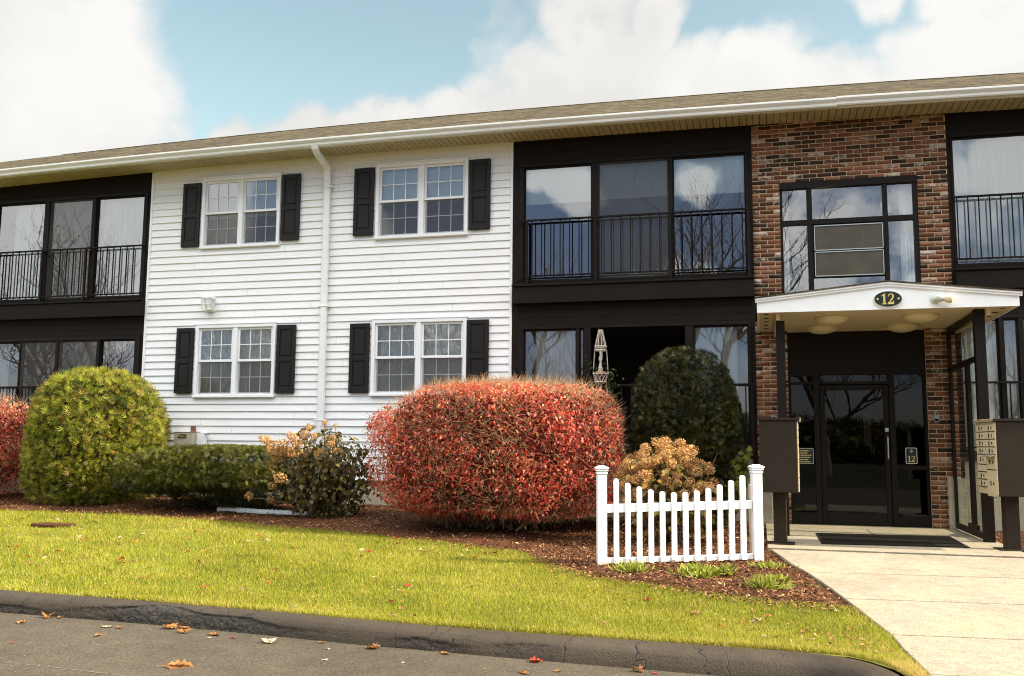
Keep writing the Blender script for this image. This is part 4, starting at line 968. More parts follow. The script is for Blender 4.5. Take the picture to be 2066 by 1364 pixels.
# ------------------------------------------------------------------ picket fence
P0 = Vector((-1.645, -4.50)); P1 = Vector((-.045, -4.005)); dirf = (P1-P0); Lf = dirf.length; angf = math.atan2(dirf.y, dirf.x)
ft = thing('picket_fence', (P0.x, P0.y, -.14), 'short white vinyl picket fence panel with scooped pickets between two capped posts', 'fence')
FR = Matrix.Translation(Vector((P0.x, P0.y, 0))) @ Matrix.Rotation(angf, 4, 'Z')
sl_ = .055 / Lf       # the panel climbs a little to the right
fb = lambda mb, n, par=ft, m='fence': mb.xf(FR).build(n, m, par)
for xx, zb, zt in ((0, -.22, .90), (Lf, -.14, .925)):
    po = fb(MB().box(xx-.051, xx+.051, -.051, .051, zb, zt-.035, .006), 'fence_post')
    c = MB()
    for r_, a, b in ((.058, zt-.075, zt-.055), (.063, zt-.045, zt-.02), (.071, zt-.02, zt-.006)): c.box(xx-r_, xx+r_, -r_, r_, a, b, .003)
    c.add([(xx-.071, -.071, zt-.006), (xx+.071, -.071, zt-.006), (xx+.071, .071, zt-.006), (xx-.071, .071, zt-.006), (xx-.03, -.03, zt+.014), (xx+.03, -.03, zt+.014), (xx+.03, .03, zt+.014), (xx-.03, .03, zt+.014)], [(0, 1, 5, 4), (1, 2, 6, 5), (2, 3, 7, 6), (3, 0, 4, 7), (4, 5, 6, 7)])
    fb(c, 'post_cap', po)
def rail(z0, z1):
    mb = MB().box(.055, Lf-.055, -.024, .024, z0, z1, .004); mb.v = [(x, y, z + sl_*x) for x, y, z in mb.v]; return fb(mb, 'fence_rail')
rail(.415, .505); rail(-.115, -.055)
for i in range(12):
    x = .155 + i*(Lf-.31)/11; w = .0265; u = (i/11)*2-1; top = .61 + .165*abs(u)**1.8 + sl_*x; b0 = -.117 + sl_*x
    arc = [(x + w*math.cos(rad(180*k/8)), top - w + w*math.sin(rad(180*k/8))) for k in range(9)]
    fb(MB().prism([(x-w, b0), (x+w, b0)] + arc, 'y', -.034, .014), 'picket')
MB().box(-.13, -.085, -3.86, -3.82, -.1, .72, .004).build('wooden_stake', 'greybox', None)
o = bpy.data.objects['wooden_stake']; tag(o, 'thin grey stake standing behind the right fence post', 'stake')

# ------------------------------------------------------------------ utility box, drain pipe, soil patch
ub = thing('utility_box', (-9.7, -.1, .9), 'putty grey electric box mounted low on the white siding, with a small dark name plate', 'utility box')
MB().box(-9.92, -9.54, -.22, -.02, .78, 1.285, .008).build('cabinet', 'greybox', ub)
MB().box(-9.93, -9.53, -.225, -.02, 1.286, 1.30, .004).build('cover_lip', 'greybox', ub)
np_ = MB().box(-9.83, -9.66, -.228, -.221, 1.19, 1.255, .003).build('name_plate', 'signblack', ub)
MB().box(-9.53, -9.38, -.12, -.02, .80, 1.27, .006).build('meter_housing', 'trim', ub)
MB().tube([(-9.615, -.10, 1.30), (-9.615, -.10, 1.40)], .045, 12).build('vent_pipe', 'rust', ub)
MB().box(-9.40, -9.30, -.10, -.06, 1.25, 1.262).build('bracket_arm', 'metalgrey', ub)
tcu = bpy.data.curves.new('name_lettering', 'FONT'); tcu.body = "Myers"; tcu.size = .062; tcu.extrude = .0008; tcu.align_x = 'CENTER'; tcu.align_y = 'CENTER'
to = bpy.data.objects.new('tmp', tcu); COL.objects.link(to); dg = bpy.context.evaluated_depsgraph_get(); tme = bpy.data.meshes.new_from_object(to.evaluated_get(dg)); bpy.data.objects.remove(to)
tme.transform(Matrix.Translation((-9.745, -.2295, 1.222)) @ Matrix.Rotation(rad(90), 4, 'X')); tme.transform(Matrix.Translation(-base_of(ub))); tme.materials.clear(); tme.materials.append(MT['gold'])
lo_ = bpy.data.objects.new('name_lettering', tme); COL.objects.link(lo_); lo_.parent = ub

def corrugated():
    P = [Vector((-7.95, -1.83, float(gh(-7.9, -1.8)) + .06)), Vector((-7.2, -1.88, float(gh(-7.2, -1.88)) + .05)), Vector((-6.5, -1.80, float(gh(-6.5, -1.8)) + .045)), Vector((-5.85, -1.52, float(gh(-5.85, -1.5)) + .04))]
    pts, rr = [], []
    for a, b in zip(P[:-1], P[1:]):
        for i in range(44): pts.append(a.lerp(b, i/44)); rr.append(.043 if (len(rr) % 4) < 2 else .052)
    return MB().tube(pts, rr, 12)
tag(corrugated().build('drain_pipe', 'fence'), 'white corrugated drain pipe lying on the mulch under the shrubs', 'pipe')
a = np.linspace(0, 6.283, 25)[:-1]; pch = [(-9.4 + .33*math.cos(t)*(1+.06*math.sin(3*t)), -3.58 + .20*math.sin(t)) for t in a]
m = MB(); m.prism(pch, 'z', float(gh(-9.4, -3.6)) + .005, float(gh(-9.4, -3.6)) + .035)
tag(m.build('valve_cover', 'mulch'), 'flat round brown cover set in the lawn at the far left', 'cover')

# ------------------------------------------------------------------ macrame hanger with a trailing plant in the open doorway
mc = thing('macrame_hanger', (-2.40, -.17, 2.2), 'cream macrame plant hanger with a basket and tassel hanging in the dark doorway', 'plant hanger')
hx, hy = -2.375, -.17; md = MB(); ring = lambda z, r, n=12, rr=.009: md.tube([(hx + r*math.cos(2*math.pi*i/n), hy + r*math.sin(2*math.pi*i/n), z) for i in range(n+1)], rr, 5, False)
for k in range(10):
    t = 2*math.pi*k/10; md.tube([(hx + .03*math.cos(t), hy + .03*math.sin(t), 2.93), (hx + .09*math.cos(t), hy + .09*math.sin(t), 2.66)], .006, 4, False)
ring(2.66, .092, 14, .012); ring(2.60, .092, 14, .010)
for k in range(12):
    t = 2*math.pi*k/12; t2 = t + .5; md.tube([(hx + .092*math.cos(t), hy + .092*math.sin(t), 2.66), (hx + .092*math.cos(t2), hy + .092*math.sin(t2), 2.60)], .006, 4, False)
for k in range(4):
    t = 2*math.pi*k/4 + .1; md.tube([(hx + .092*math.cos(t), hy + .092*math.sin(t), 2.60), (hx + .105*math.cos(t), hy + .105*math.sin(t), 2.42), (hx + .115*math.cos(t), hy + .115*math.sin(t), 2.24)], .007, 5, False)
mc_top = md.build('cord_frame', 'cord', mc); md = MB()
ring(2.235, .118, 14, .011); ring(2.105, .088, 14, .010)
for k in range(10):
    t = 2*math.pi*k/10
    for s_ in (-1, 1): md.tube([(hx + .118*math.cos(t), hy + .118*math.sin(t), 2.235), (hx + .088*math.cos(t + s_*.63), hy + .088*math.sin(t + s_*.63), 2.105)], .0065, 4, False)
for k in range(8):
    t = 2*math.pi*k/8; md.tube([(hx + .088*math.cos(t), hy + .088*math.sin(t), 2.105), (hx, hy, 2.06)], .006, 4, False)
md.build('basket', 'cord', mc)
MB().lathe([(.012, 2.06), (.018, 2.03), (.022, 1.99), (.045, 1.88), (.0, 1.88)], (hx, hy, 0), 12).build('tassel', 'cord', mc, True)
MB().tube([(hx-.005, hy, 2.60), (hx+.01, hy, 2.54), (hx-.005, hy, 2.46), (hx, hy, 2.42), (hx-.01, hy, 2.24)], [.03, .022, .030, .016, .05], 8).build('knotted_cords', 'cord', mc)
fp = thing('potted_plant', (hx+.02, hy, 2.11), 'small terracotta pot with trailing green leaves sitting in the macrame hanger', 'plant')
MB().lathe([(0, 2.115), (.055, 2.115), (.082, 2.235), (.088, 2.235), (.088, 2.27), (.075, 2.27), (.07, 2.24), (0, 2.24)], (hx, hy, 0), 18).build('pot', 'terra', fp, True)
LT = np.array([(0, 0, 0), (.35, .35, .06), (0, 1, -.05), (-.35, .35, .06)]); LF = [(0, 1, 2, 3)]
n = 150; q = rng.uniform(0, 1, n); pp = np.stack([hx + .10 + .10*np.abs(rng.normal(size=n)), hy + .06*rng.normal(size=n), 2.30 - .55*q**1.1], -1); pp[:40] = np.array([hx, hy, 2.32]) + rng.normal(size=(40, 3))*(.08, .06, .05); pp[40:52] = np.array([hx-.20, hy, 2.42]) + rng.normal(size=(12, 3))*.05
V, F = scatter(LT, LF, pp, rng.normal(size=(n, 3)) + (0, -.6, .5), rng.uniform(.03, .055, n)); npmesh('foliage', V, F, 'greenleaf', fp, {'tint': np.repeat(rng.uniform(0, 1, n), 4)})
MB().tube([(hx+.05, hy, 2.27), (hx+.12, hy-.02, 2.22), (hx+.14, hy-.02, 2.0), (hx+.16, hy-.03, 1.8)], .004, 4).build('stem', 'hydstem', fp)

# ------------------------------------------------------------------ shrubs
def ell_dirs(n):
    d = unit(rng.normal(size=(n, 3))); return d
def superr(d, a, b, c, e): return (np.abs(d[:, 0]/a)**e + np.abs(d[:, 1]/b)**e + np.abs(d[:, 2]/c)**e) ** (-1/e)
def shell(n, cen, abc, e, depth, lump=.05, lf=2.5, zmin=None, seed=1, rim=0):
    """points in the outer shell of a rounded block, with outward normals"""
    a, b, c = abc; d = ell_dirs(int(n*1.6)); r = superr(d, a, b, c, e); p = d * r[:, None]
    g = np.sign(p) * np.abs(p / np.array(abc))**(e-1) / np.array(abc); nn = unit(g)
    k = 1 - depth * rng.uniform(0, 1, len(p))**1.7; lm = 1 + lump*noise3(p, lf, seed) + lump*.5*noise3(p, lf*3.1, seed+1)
    p = p * (k*lm)[:, None] + np.array(cen)
    if zmin is not None:
        zz = zmin(p) if callable(zmin) else zmin; ok = p[:, 2] > zz; p, nn, k = p[ok], nn[ok], k[ok]
    return p[:n], nn[:n], k[:n]
def branches(base, cen, abc, n, name, parent, m='wood', r0=.018, depth=.12, e=2.6, spread=.15, reach=.9):
    mb = MB(); d = ell_dirs(n); d[:, 2] = np.abs(d[:, 2])*1.1 - .25; d = unit(d); r = superr(d, *abc, e); tips = d*r[:, None]*reach + np.array(cen)
    for t in tips:
        b = np.array(base) + rng.normal(size=3)*(spread, spread*.6, 0); mid = b*.45 + t*.55 + rng.normal(size=3)*.06; mid[2] -= .05
        q1 = (b+mid)/2 + rng.normal(size=3)*.03; mb.tube([tuple(b), tuple(q1), tuple(mid), tuple((mid+t)/2 + rng.normal(size=3)*.03), tuple(t)], [r0, r0*.8, r0*.6, r0*.4, r0*.15], 5, False)
    return mb.build(name, m, parent, True, False)
# spray of scale leaves (arborvitae): a flat little fan
def fan(k=7, L_=1.0, w=.16, curl=.15, spread=1.0):
    T = []; F = []
    for i in range(k):
        t = (i/(k-1) - .5) * spread * 1.9; l = L_*(1 - .30*abs(i/(k-1)-.5)*2); dx, dy = math.sin(t), math.cos(t); px, py = dy*w/2, -dx*w/2; o = len(T); z = curl*l*((i % 2)*.8)
        T += [(dx*l*.10 - px*.5, dy*l*.10 - py*.5, 0), (dx*l*.10 + px*.5, dy*l*.10 + py*.5, 0), (dx*l*.8 + px, dy*l*.8 + py, z), (dx*l, dy*l, z*1.3)]; F.append((o, o+1, o+2, o+3))
    return np.array(T), F
def tilt(n, amt): return n + rng.normal(size=n.shape)*amt
# arborvitae globe
at = thing('arborvitae_shrub', (-10.75, -1.25, .05), 'tall rounded yellow-green arborvitae shrub at the left before the siding', 'shrub')
T, TF = fan(7, 1, .11, .25, .9); CEN = (-10.74, -1.20, 1.08)
p, nn, k = shell(19000, CEN, (1.07, .95, 1.19), 2.5, .26, .075, 2.4, lambda p: gh(p[:, 0], p[:, 1])+.02, 11)
hint = np.stack([rng.normal(size=len(p))*.9, rng.normal(size=len(p))*.9, rng.uniform(.0, 1.8, len(p))], -1)
V, F = scatter(T, TF, p, tilt(nn*.30, .8), rng.uniform(.06, .125, len(p)), axis_hint=nn*.9 + hint)
tn = np.clip(.58 + .20*noise3(p, 5, 3) + rng.normal(size=len(p))*.26 - (k < .92)*.30, 0, .97); tn[rng.uniform(size=len(p)) < .025] = 1  # deeper sprays tinted darker, shade in the gaps put into the colour
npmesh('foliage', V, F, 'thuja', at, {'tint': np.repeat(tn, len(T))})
branches((-10.8, -1.25, .1), CEN, (1.0, .9, 1.12), 46, 'branches', at)
# low clipped yew hedge
ht = thing('clipped_yew_hedge', (-8.3, -1.65, .05), 'low flat-topped dark green yew hedge before the siding', 'hedge')
T2, TF2 = fan(9, 1, .13, .25, 1.25)
def flat_bush(n, cen, abc, e, depth, seed, zmin=.0, lump=.04): return shell(n, cen, abc, e, depth, lump, 3, lambda p: gh(p[:, 0], p[:, 1]) + zmin, seed)
parts = []
for cen, abc, n, e in (((-8.02, -1.62, .73), (1.32, .80, .31), 17000, 4.4), ((-9.0, -1.75, .66), (.75, .6, .30), 3500, 3), ((-7.9, -1.55, .46), (1.1, .62, .30), 6000, 2.4)):
    p, nn, k = flat_bush(n, cen, abc, e, .22, 21, .06)
    V, F = scatter(T2, TF2, p, tilt(nn*.6, .6), rng.uniform(.045, .085, len(p)), axis_hint=nn*1.0 + rng.normal(size=p.shape)*.7)
    parts.append((V, F, np.repeat(np.clip(.62 + .15*noise3(p, 6, 5) + rng.normal(size=len(p))*.16 - (p[:, 2] < .5)*.25, 0, 1), len(T2))))  # leaves low on the hedge tinted darker, painted shade
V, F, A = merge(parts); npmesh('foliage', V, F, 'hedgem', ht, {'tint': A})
branches((-8.0, -1.5, .06), (-8.0, -1.6, .70), (1.15, .65, .28), 40, 'branches', ht, spread=.22, r0=.014)
# dome yew
yt = thing('dome_yew', (-1.0, -1.3, .0), 'tall dark dome-shaped yew before the lower central bay with only its crown top in sun', 'shrub')
parts = []
for cen, abc, n, e in (((-1.00, -1.28, 1.18), (.73, .64, 1.34), 17000, 2.7), ((-.78, -1.30, .85), (.58, .55, .85), 5000, 2.3)):
    p, nn, k = shell(n, cen, abc, e, .22, .05, 3, .02, 31)
    V, F = scatter(T2, TF2, p, tilt(nn*.6, .6), rng.uniform(.045, .085, len(p)), axis_hint=nn*1.0 + rng.normal(size=p.shape)*.6 + (0, 0, .4))
    parts.append((V, F, np.repeat(np.clip(.5 + .15*noise3(p, 6, 6) + rng.normal(size=len(p))*.16, 0, 1), len(T2))))
# stray pale shoots at its foot
p = np.array([(-.38, -1.75, .80), (-.30, -1.8, .88), (-.22, -1.8, .97), (-.42, -1.7, .70), (-.48, -1.7, .6), (-.12, -1.8, 1.08), (-.34, -1.8, .62), (-.26, -1.8, .76)]); p = np.repeat(p, 11, 0) + rng.normal(size=(88, 3))*.035
V, F = scatter(T2, TF2, p, rng.normal(size=p.shape) + (0, -.6, .4), rng.uniform(.05, .08, len(p))); parts.append((V, F, np.full(len(V), 1.0)))
V, F, A = merge(parts); npmesh('foliage', V, F, 'yewm', yt, {'tint': A})
branches((-1.0, -1.25, .0), (-1.02, -1.28, 1.15), (.74, .62, 1.25), 44, 'branches', yt, r0=.02)

# burning bushes: small red leaves on a mass of tan twigs
RT = np.array([(0, 0, 0), (.24, .45, .05), (0, 1.0, -.10), (-.24, .45, .05)])
def slope(p, cen, abc):
    p[:, 2] -= .24*sstep(cen[0] - .25*abc[0], cen[0] - 1.0*abc[0], p[:, 0]) * sstep(cen[2], cen[2] + abc[2], p[:, 2]); p[:, 2] += .03*noise3(p*np.array([1, 1, 0]), 3.0, 77); return p
def red_bush(base, cen, abc, e, nl, nt, label, seed, zmin, bare=.6):
    t = thing('burning_bush', base, label, 'shrub')
    p, nn, k = shell(nl, cen, abc, e, .38, .05, 2.0, zmin, seed)
    p = slope(p, cen, abc)
    # some zones on the upper face carry fewer leaves and show twigs
    dens_ = .6*noise3(p, 2.6, seed+5) + .6*noise3(p, 7, seed+6) - bare*np.clip((p[:, 2]-cen[2])/abc[2], 0, 1)*.8
    keep = rng.uniform(size=len(p)) < np.clip(.66 + dens_*1.1, .10, 1); p, nn, k = p[keep], nn[keep], k[keep]
    cl = rng.normal(size=(len(p), 3))
    hg = np.stack([rng.normal(size=len(p))*.5, rng.normal(size=len(p))*.5, -rng.uniform(.2, 1.2, len(p))], -1)
    V, F = scatter(RT, LF, p, nn*.8 + cl*.7, rng.uniform(.038, .068, len(p)), axis_hint=hg + nn*.3)
    tn = np.clip(.57 + .16*noise3(p, 4, seed) + rng.normal(size=len(p))*.19 + .10*(p[:, 2]-cen[2])/abc[2], 0, .97); tn[rng.uniform(size=len(p)) < .02] = 1
    npmesh('foliage', V, F, 'redm', t, {'tint': np.repeat(tn, 4)})
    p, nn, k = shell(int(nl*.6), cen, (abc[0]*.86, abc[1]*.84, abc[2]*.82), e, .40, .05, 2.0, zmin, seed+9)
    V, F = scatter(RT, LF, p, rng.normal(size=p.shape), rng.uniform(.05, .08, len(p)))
    npmesh('inner_foliage', V, F, 'redm', t, {'tint': np.repeat(np.clip(rng.normal(.14, .10, len(p)), 0, 1), 4)})  # inner leaves tinted dark, shade inside the bush put into their colour
    p, nn, k = shell(nt, cen, (abc[0]*1.0, abc[1]*1.0, abc[2]*1.01), e, .30, .05, 2.0, zmin, seed)
    p = slope(p, cen, abc); TW = []; TWF = []
    for i, a in enumerate((0, 2.1, 4.2)): TW += [(math.cos(a)*.016, 0, math.sin(a)*.016), (math.cos(a)*.004, 1, math.sin(a)*.004)]
    for i in range(3): j = (i+1) % 3; TWF.append((i*2, j*2, j*2+1, i*2+1))
    V, F = scatter(np.array(TW), TWF, p, rng.normal(size=p.shape), rng.uniform(.07, .17, len(p)), axis_hint=nn*.8 + np.stack([rng.normal(size=len(p))*.8, rng.normal(size=len(p))*.6, rng.uniform(-.2, 1.2, len(p))], -1))
    # keep tips inside by shifting back a little
    npmesh('twigs', V, F, 'twig', t)
    branches((cen[0], cen[1], base[2]), cen, (abc[0]*.96, abc[1]*.95, abc[2]*.95), 90, 'branches', t, 'wood', .020, e=e, spread=.30)
    return t
red_bush((-3.65, -1.95, .0), (-3.50, -2.02, 1.06), (1.66, 1.22, .915), 3.9, 78000, 26000, 'large flat-topped red burning bush left of the picket fence', 41, lambda p: gh(p[:, 0], p[:, 1]) + .10 + .30*sstep(-4.4, -5.4, p[:, 0]))
red_bush((-13.4, -1.3, .1), (-13.55, -1.35, 1.0), (1.45, 1.1, .88), 3.6, 20000, 10000, 'red burning bush at the left edge beyond the arborvitae', 51, lambda p: gh(p[:, 0], p[:, 1]) + .10, .4)

# panicle hydrangeas with dried flower heads
BL = np.array([(0, 0, 0), (.30, .22, .07), (.33, .55, .05), (0, 1.0, -.12), (-.33, .55, .05), (-.30, .22, .07)])
BLF = [(0, 1, 2, 3), (0, 3, 4, 5)]
def head_mesh(seed, n=230):
    r = np.random.default_rng(seed); d = unit(r.normal(size=(n, 3))); rr = r.uniform(.62, 1.03, n)*(1 + .12*np.sin(d[:, 0]*5)*np.sin(d[:, 2]*6)); p = d*rr[:, None]*np.array([1, 1, .88])
    PT = np.array([(-.5, 0, 0), (0, -.5, .12), (.5, 0, 0), (0, .5, .12)]); V, F = scatter(PT, LF, p, d + r.normal(size=(n, 3))*.6, r.uniform(.16, .30, n))
    me_o = npmesh('flower_head', V*.076, F, 'hydhead', None, {'tint': np.repeat(np.clip(r.normal(.55, .2, n), 0, 1), 4)}); me = me_o.data; bpy.data.objects.remove(me_o); return me
HM = [head_mesh(100+i) for i in range(5)]
def hydrangea(base, heads, leafcen, leafabc, nleaf, label, yellow, lseed):
    t = thing('hydrangea_bush', base, label, 'shrub'); st = MB(); bz = base
    for i, (x, y, z, s) in enumerate(heads):
        o = bpy.data.objects.new('flower_head', HM[i % 5]); COL.objects.link(o); o.parent = t; o.location = Vector((x, y, z)) - base_of(t); o.scale = (s, s, s*random.uniform(.85, 1.1)); o.rotation_euler = (random.uniform(-.5, .5), random.uniform(-.5, .5), random.uniform(0, 6))
        b = Vector((bz[0] + random.uniform(-.22, .22), bz[1] + random.uniform(-.15, .15), bz[2])); tp = Vector((x, y, z-.03)); m_ = b.lerp(tp, .55) + Vector((random.uniform(-.05, .05), random.uniform(-.05, .05), .06))
        st.tube([b, b.lerp(m_, .5), m_, m_.lerp(tp, .6) + Vector((0, 0, .02)), tp], [.008, .007, .006, .005, .004], 5, False)
    for i in range(40):
        b = Vector((bz[0] + random.uniform(-.25, .25), bz[1] + random.uniform(-.15, .15), bz[2])); tp = Vector((leafcen[0] + random.uniform(-.95, .95)*leafabc[0], leafcen[1] + random.uniform(-.9, .9)*leafabc[1], leafcen[2] + random.uniform(.2, 1.05)*leafabc[2])); st.tube([b, b.lerp(tp, .5) + Vector((0, 0, .08)), tp], [.008, .006, .003], 4, False)
    st.build('stems', 'hydstem', t, True, False)
    p, nn, k = shell(nleaf, leafcen, leafabc, 2.3, .75, .18, 4, bz[2]+.04, lseed)
    hg = np.stack([rng.normal(size=len(p))*.5, rng.normal(size=len(p))*.5, -rng.uniform(.3, 1.2, len(p))], -1)
    V, F = scatter(BL, BLF, p, nn*.8 + rng.normal(size=p.shape)*.5 + (0, 0, .3), rng.uniform(.05, .105, len(p)), axis_hint=hg + nn*.3)
    npmesh('leaves', V, F, 'hydleaf', t, {'tint': np.repeat(np.clip(rng.normal(yellow, .2, len(p)), 0, 1), 6)})
    return t
from_px = [(-7.10,1.17,1),(-6.95,1.13,.8),(-6.86,1.05,1.15),(-6.70,1.10,1.0),(-6.62,1.22,.9),(-6.48,1.14,1.0),(-6.40,1.25,.8),(-6.25,1.22,.6),(-6.82,.93,1.1),(-6.92,.80,1.0),(-6.80,.70,1.0),(-6.70,.62,1.05),(-6.60,.72,.9),(-6.85,.50,.8),(-7.20,.35,.7),(-6.95,.30,.75),(-6.1,1.42,.45),(-5.92,1.38,.4),(-6.3,1.35,.5),(-6.0,1.2,.6),(-6.55,1.0,1.0),(-6.7,.98,1.1)]
hydrangea((-6.15, -1.75, .03), [(-5.80 - .75*random.random(), -2.0 + random.uniform(-.15, .15), random.uniform(.35, 1.18), random.uniform(.5, .85)) for _ in range(22)] + [(x, -2.15 + random.uniform(-.1, .15), z, s*1.3) for x, z, s in from_px], (-6.22, -1.72, .62), (.70, .48, .68), 2600, 'tall brown-headed hydrangea between the low hedge and the big red bush', .34, 61)
hh = []
for i in range(58):
    a = random.uniform(-1, 1); b = random.uniform(-1, .75); z = 1.13 - .34*abs(a)**2.2 - .30*max(0, -b) + random.uniform(-.16, .07)
    hh.append((-1.13 + .60*a, -2.75 + .42*b, z, random.uniform(.85, 1.2)))
for i in range(12): hh.append((-1.12 + random.uniform(-.62, .62), -3.15 + random.uniform(-.1, .1), random.uniform(.42, .70), random.uniform(.6, .95)))
hydrangea((-1.12, -2.75, -.09), hh, (-1.12, -2.75, .50), (.66, .50, .56), 900, 'golden brown hydrangea in full dried bloom right behind the picket fence', .62, 71)

# small perennials in the mulch in front of the fence
def perennial(x, y, r, n, h, label, seed, broad=False):
    z0 = float(gh(x, y)) + .03; t = thing('perennial_clump', (x, y, z0), label, 'plant')
    q = rng.normal(size=(n, 2))*r*.5; p = np.stack([x + q[:, 0], y + q[:, 1]*.8, np.full(n, z0-.01)], -1)
    T = np.array([(-.06, 0, 0), (.06, 0, 0), (.07, .5, .03), (-.07, .5, .03), (.02, 1, -.12), (-.02, 1, -.12)]) if not broad else np.array([(-.03, 0, 0), (.03, 0, 0), (.16, .5, .06), (-.16, .5, .06), (.03, 1, -.15), (-.03, 1, -.15)])
    up_ = np.stack([q[:, 0]/r*.8 + rng.normal(size=n)*.25, q[:, 1]/r*.8 + rng.normal(size=n)*.25, np.ones(n)], -1)
    V, F = scatter(T, [(0, 1, 2, 3), (3, 2, 4, 5)], p, rng.normal(size=(n, 3)), rng.uniform(.6, 1.1, n)*h, axis_hint=up_)
    npmesh('foliage', V, F, 'peren', t, {'tint': np.repeat(np.clip(rng.normal(.65, .22, n), 0, 1), 6)})
perennial(-1.27, -4.80, .14, 190, .12, 'low grassy tuft in the mulch right under the left end of the fence', 1)
perennial(-.60, -4.96, .17, 260, .12, 'broad leafy clump in the mulch before the middle of the fence', 2, True)
perennial(-.33, -4.86, .07, 50, .12, 'tiny two-stemmed sprout right of the broad clump', 3, True)
perennial(.02, -5.42, .12, 210, .12, 'spiky light green tuft nearest the walkway and the lawn', 4)
perennial(.06, -4.45, .14, 150, .08, 'low flat tuft at the foot of the right fence post', 5)
perennial(.12, -5.05, .10, 90, .07, 'thin brownish tuft at the walkway edge between the two greener tufts', 6, True)

# ------------------------------------------------------------------ grass, bark chips
def grass(n, x0, x1):
    x = rng.uniform(x0, x1, n); yk = np.where(x < .75, kby(x), -7.68-(x-.75)*3); y = yk - .01 + (rng.uniform(0, 1, n)**1.25)*(mey(x)+.05 - yk); ok = (x < wex(y) - .01) & (y < mey(x) + .04*noise3(np.stack([x, y, x*0], -1), 9, 2)+.02)
    x, y = x[ok], y[ok]; n = len(x); z = gh(x, y) - .004
    w = rng.uniform(.0022, .0045, n); h = rng.uniform(.016, .058, n)*(1 + .25*noise3(np.stack([x, y, x*0], -1), 3.3, 7)); a = rng.uniform(0, 6.283, n); lx = rng.normal(size=n)*.018; ly = rng.normal(size=n)*.018
    V = np.stack([np.stack([x - w*np.cos(a), y - w*np.sin(a), z], -1), np.stack([x + w*np.cos(a), y + w*np.sin(a), z], -1), np.stack([x + lx, y + ly, z + h], -1)], 1).reshape(-1, 3)
    F = np.arange(3*n).reshape(-1, 3); pt = np.stack([x, y, x*0], -1)
    t = np.clip(.55 + .06*noise3(pt, 1.1, 5) + .12*noise3(pt, 5, 6) + rng.normal(size=n)*.22 + .22*np.exp(-(y - kby(x))/.09), 0, .97); t[rng.uniform(size=n) < .03] = 1
    return V, F, np.repeat(t, 3)
V, F, A = merge([grass(150000, -13.5, -6), grass(210000, -6, -1.5), grass(120000, -1.5, 1.2)])
tag(npmesh('grass', V, F, 'grassm', None, {'tint': A}), kind='stuff')
n = 42000; x = np.concatenate([rng.uniform(-13, -2.5, 17000), rng.uniform(-2.5, 1.0, 25000)]); y = mey(x) + rng.uniform(-.05, 1, n)**1.0*(0 - mey(x)); ok = x < wex(y) - .015; x, y = x[ok], y[ok]
x = np.concatenate([x, rng.uniform(2.82, 4.5, 1500)]); y = np.concatenate([y, rng.uniform(-3.2, -.1, 1500)])
z = np.where(x > 2.8, -.01, gh(x, y) + .030*np.where(x > wex(y) - .15, .3, 1)) + .006; pt = np.stack([x, y, z + .012*bumpy(x, y, 9, 4)*(x < 2.8) + .02*bumpy(x, y, 2.4, 5)*(x < 2.8) + rng.uniform(-.004, .012, len(x))], -1)
CT = np.array([(-.5, -.18, 0), (.5, -.12, 0), (.45, .16, .05), (-.5, .14, .05)])
V, F = scatter(CT, LF, pt, np.array([0, 0, 1.0]) + rng.normal(size=pt.shape)*.45, rng.uniform(.012, .042, len(pt)))
tag(npmesh('bark_chips', V, F, 'chip', None, {'tint': np.repeat(np.clip(rng.normal(.5, .24, len(pt)), 0, 1), 4)}), kind='stuff')

# ------------------------------------------------------------------ fallen leaves
def leaf_mesh(kind, seed):
    r = np.random.default_rng(seed)
    if kind == 'oak':
        half = [(0, 0), (.05, .02), (.10, .10), (.24, .16), (.13, .27), (.30, .40), (.16, .48), (.28, .64), (.13, .70), (.15, .84), (.0, 1)]
    elif kind == 'maple':
        half = [(0, 0), (.22, -.04), (.16, .12), (.50, .22), (.36, .34), (.52, .56), (.30, .52), (.20, .60), (.26, .80), (.12, .74), (.0, 1)]
    else: half = [(0, 0), (.12, .08), (.24, .25), (.29, .45), (.24, .68), (.12, .88), (0, 1)]
    n = len(half); V = []; F = []
    cu, cv = r.uniform(.25, .8), r.uniform(-.5, .8); tw = r.uniform(-.5, .5)
    def zf(x, y): return cu*x*x*1.6 + cv*(y-.5)**2 + .04*math.sin(x*19+seed) + .03*math.sin(y*23) + tw*x*(y-.5)
    for (x, y) in half: V.append((0, y, zf(0, y)))
    for s in (-1, 1):
        o = len(V)
        for (x, y) in half: V.append((s*x*.5, y, zf(s*x*.5, y)))
        for (x, y) in half: V.append((s*x, y, zf(s*x, y)))
        for i in range(n-1):
            F.append((i, i+1, o+i+1, o+i)); F.append((o+i, o+i+1, o+n+i+1, o+n+i))
    o = len(V); w = .012; V += [(-w, 0, zf(0, 0)), (w, 0, zf(0, 0)), (w*.7+.05, -.35, .06), (-w*.7+.05, -.35, .06)]; F.append((o, o+1, o+2, o+3))
    V = np.array(V); V[:, 2] -= V[:, 2].min(); return V, np.array(F)
LM = {}
for kd in ('oak', 'maple', 'oval'):
    for s in (1, 2):
        for mn in ('leafdry', 'leafred', 'leafpale'):
            V, F = leaf_mesh(kd, s*13 + len(kd)); o = npmesh('fallen_leaf', V, F, mn, None, {'tint': np.clip(.2 + .5*noise3(V*3, 4, s) + V[:, 1]*.4, 0, 1)}); LM[(kd, s, mn)] = o.data; bpy.data.objects.remove(o)
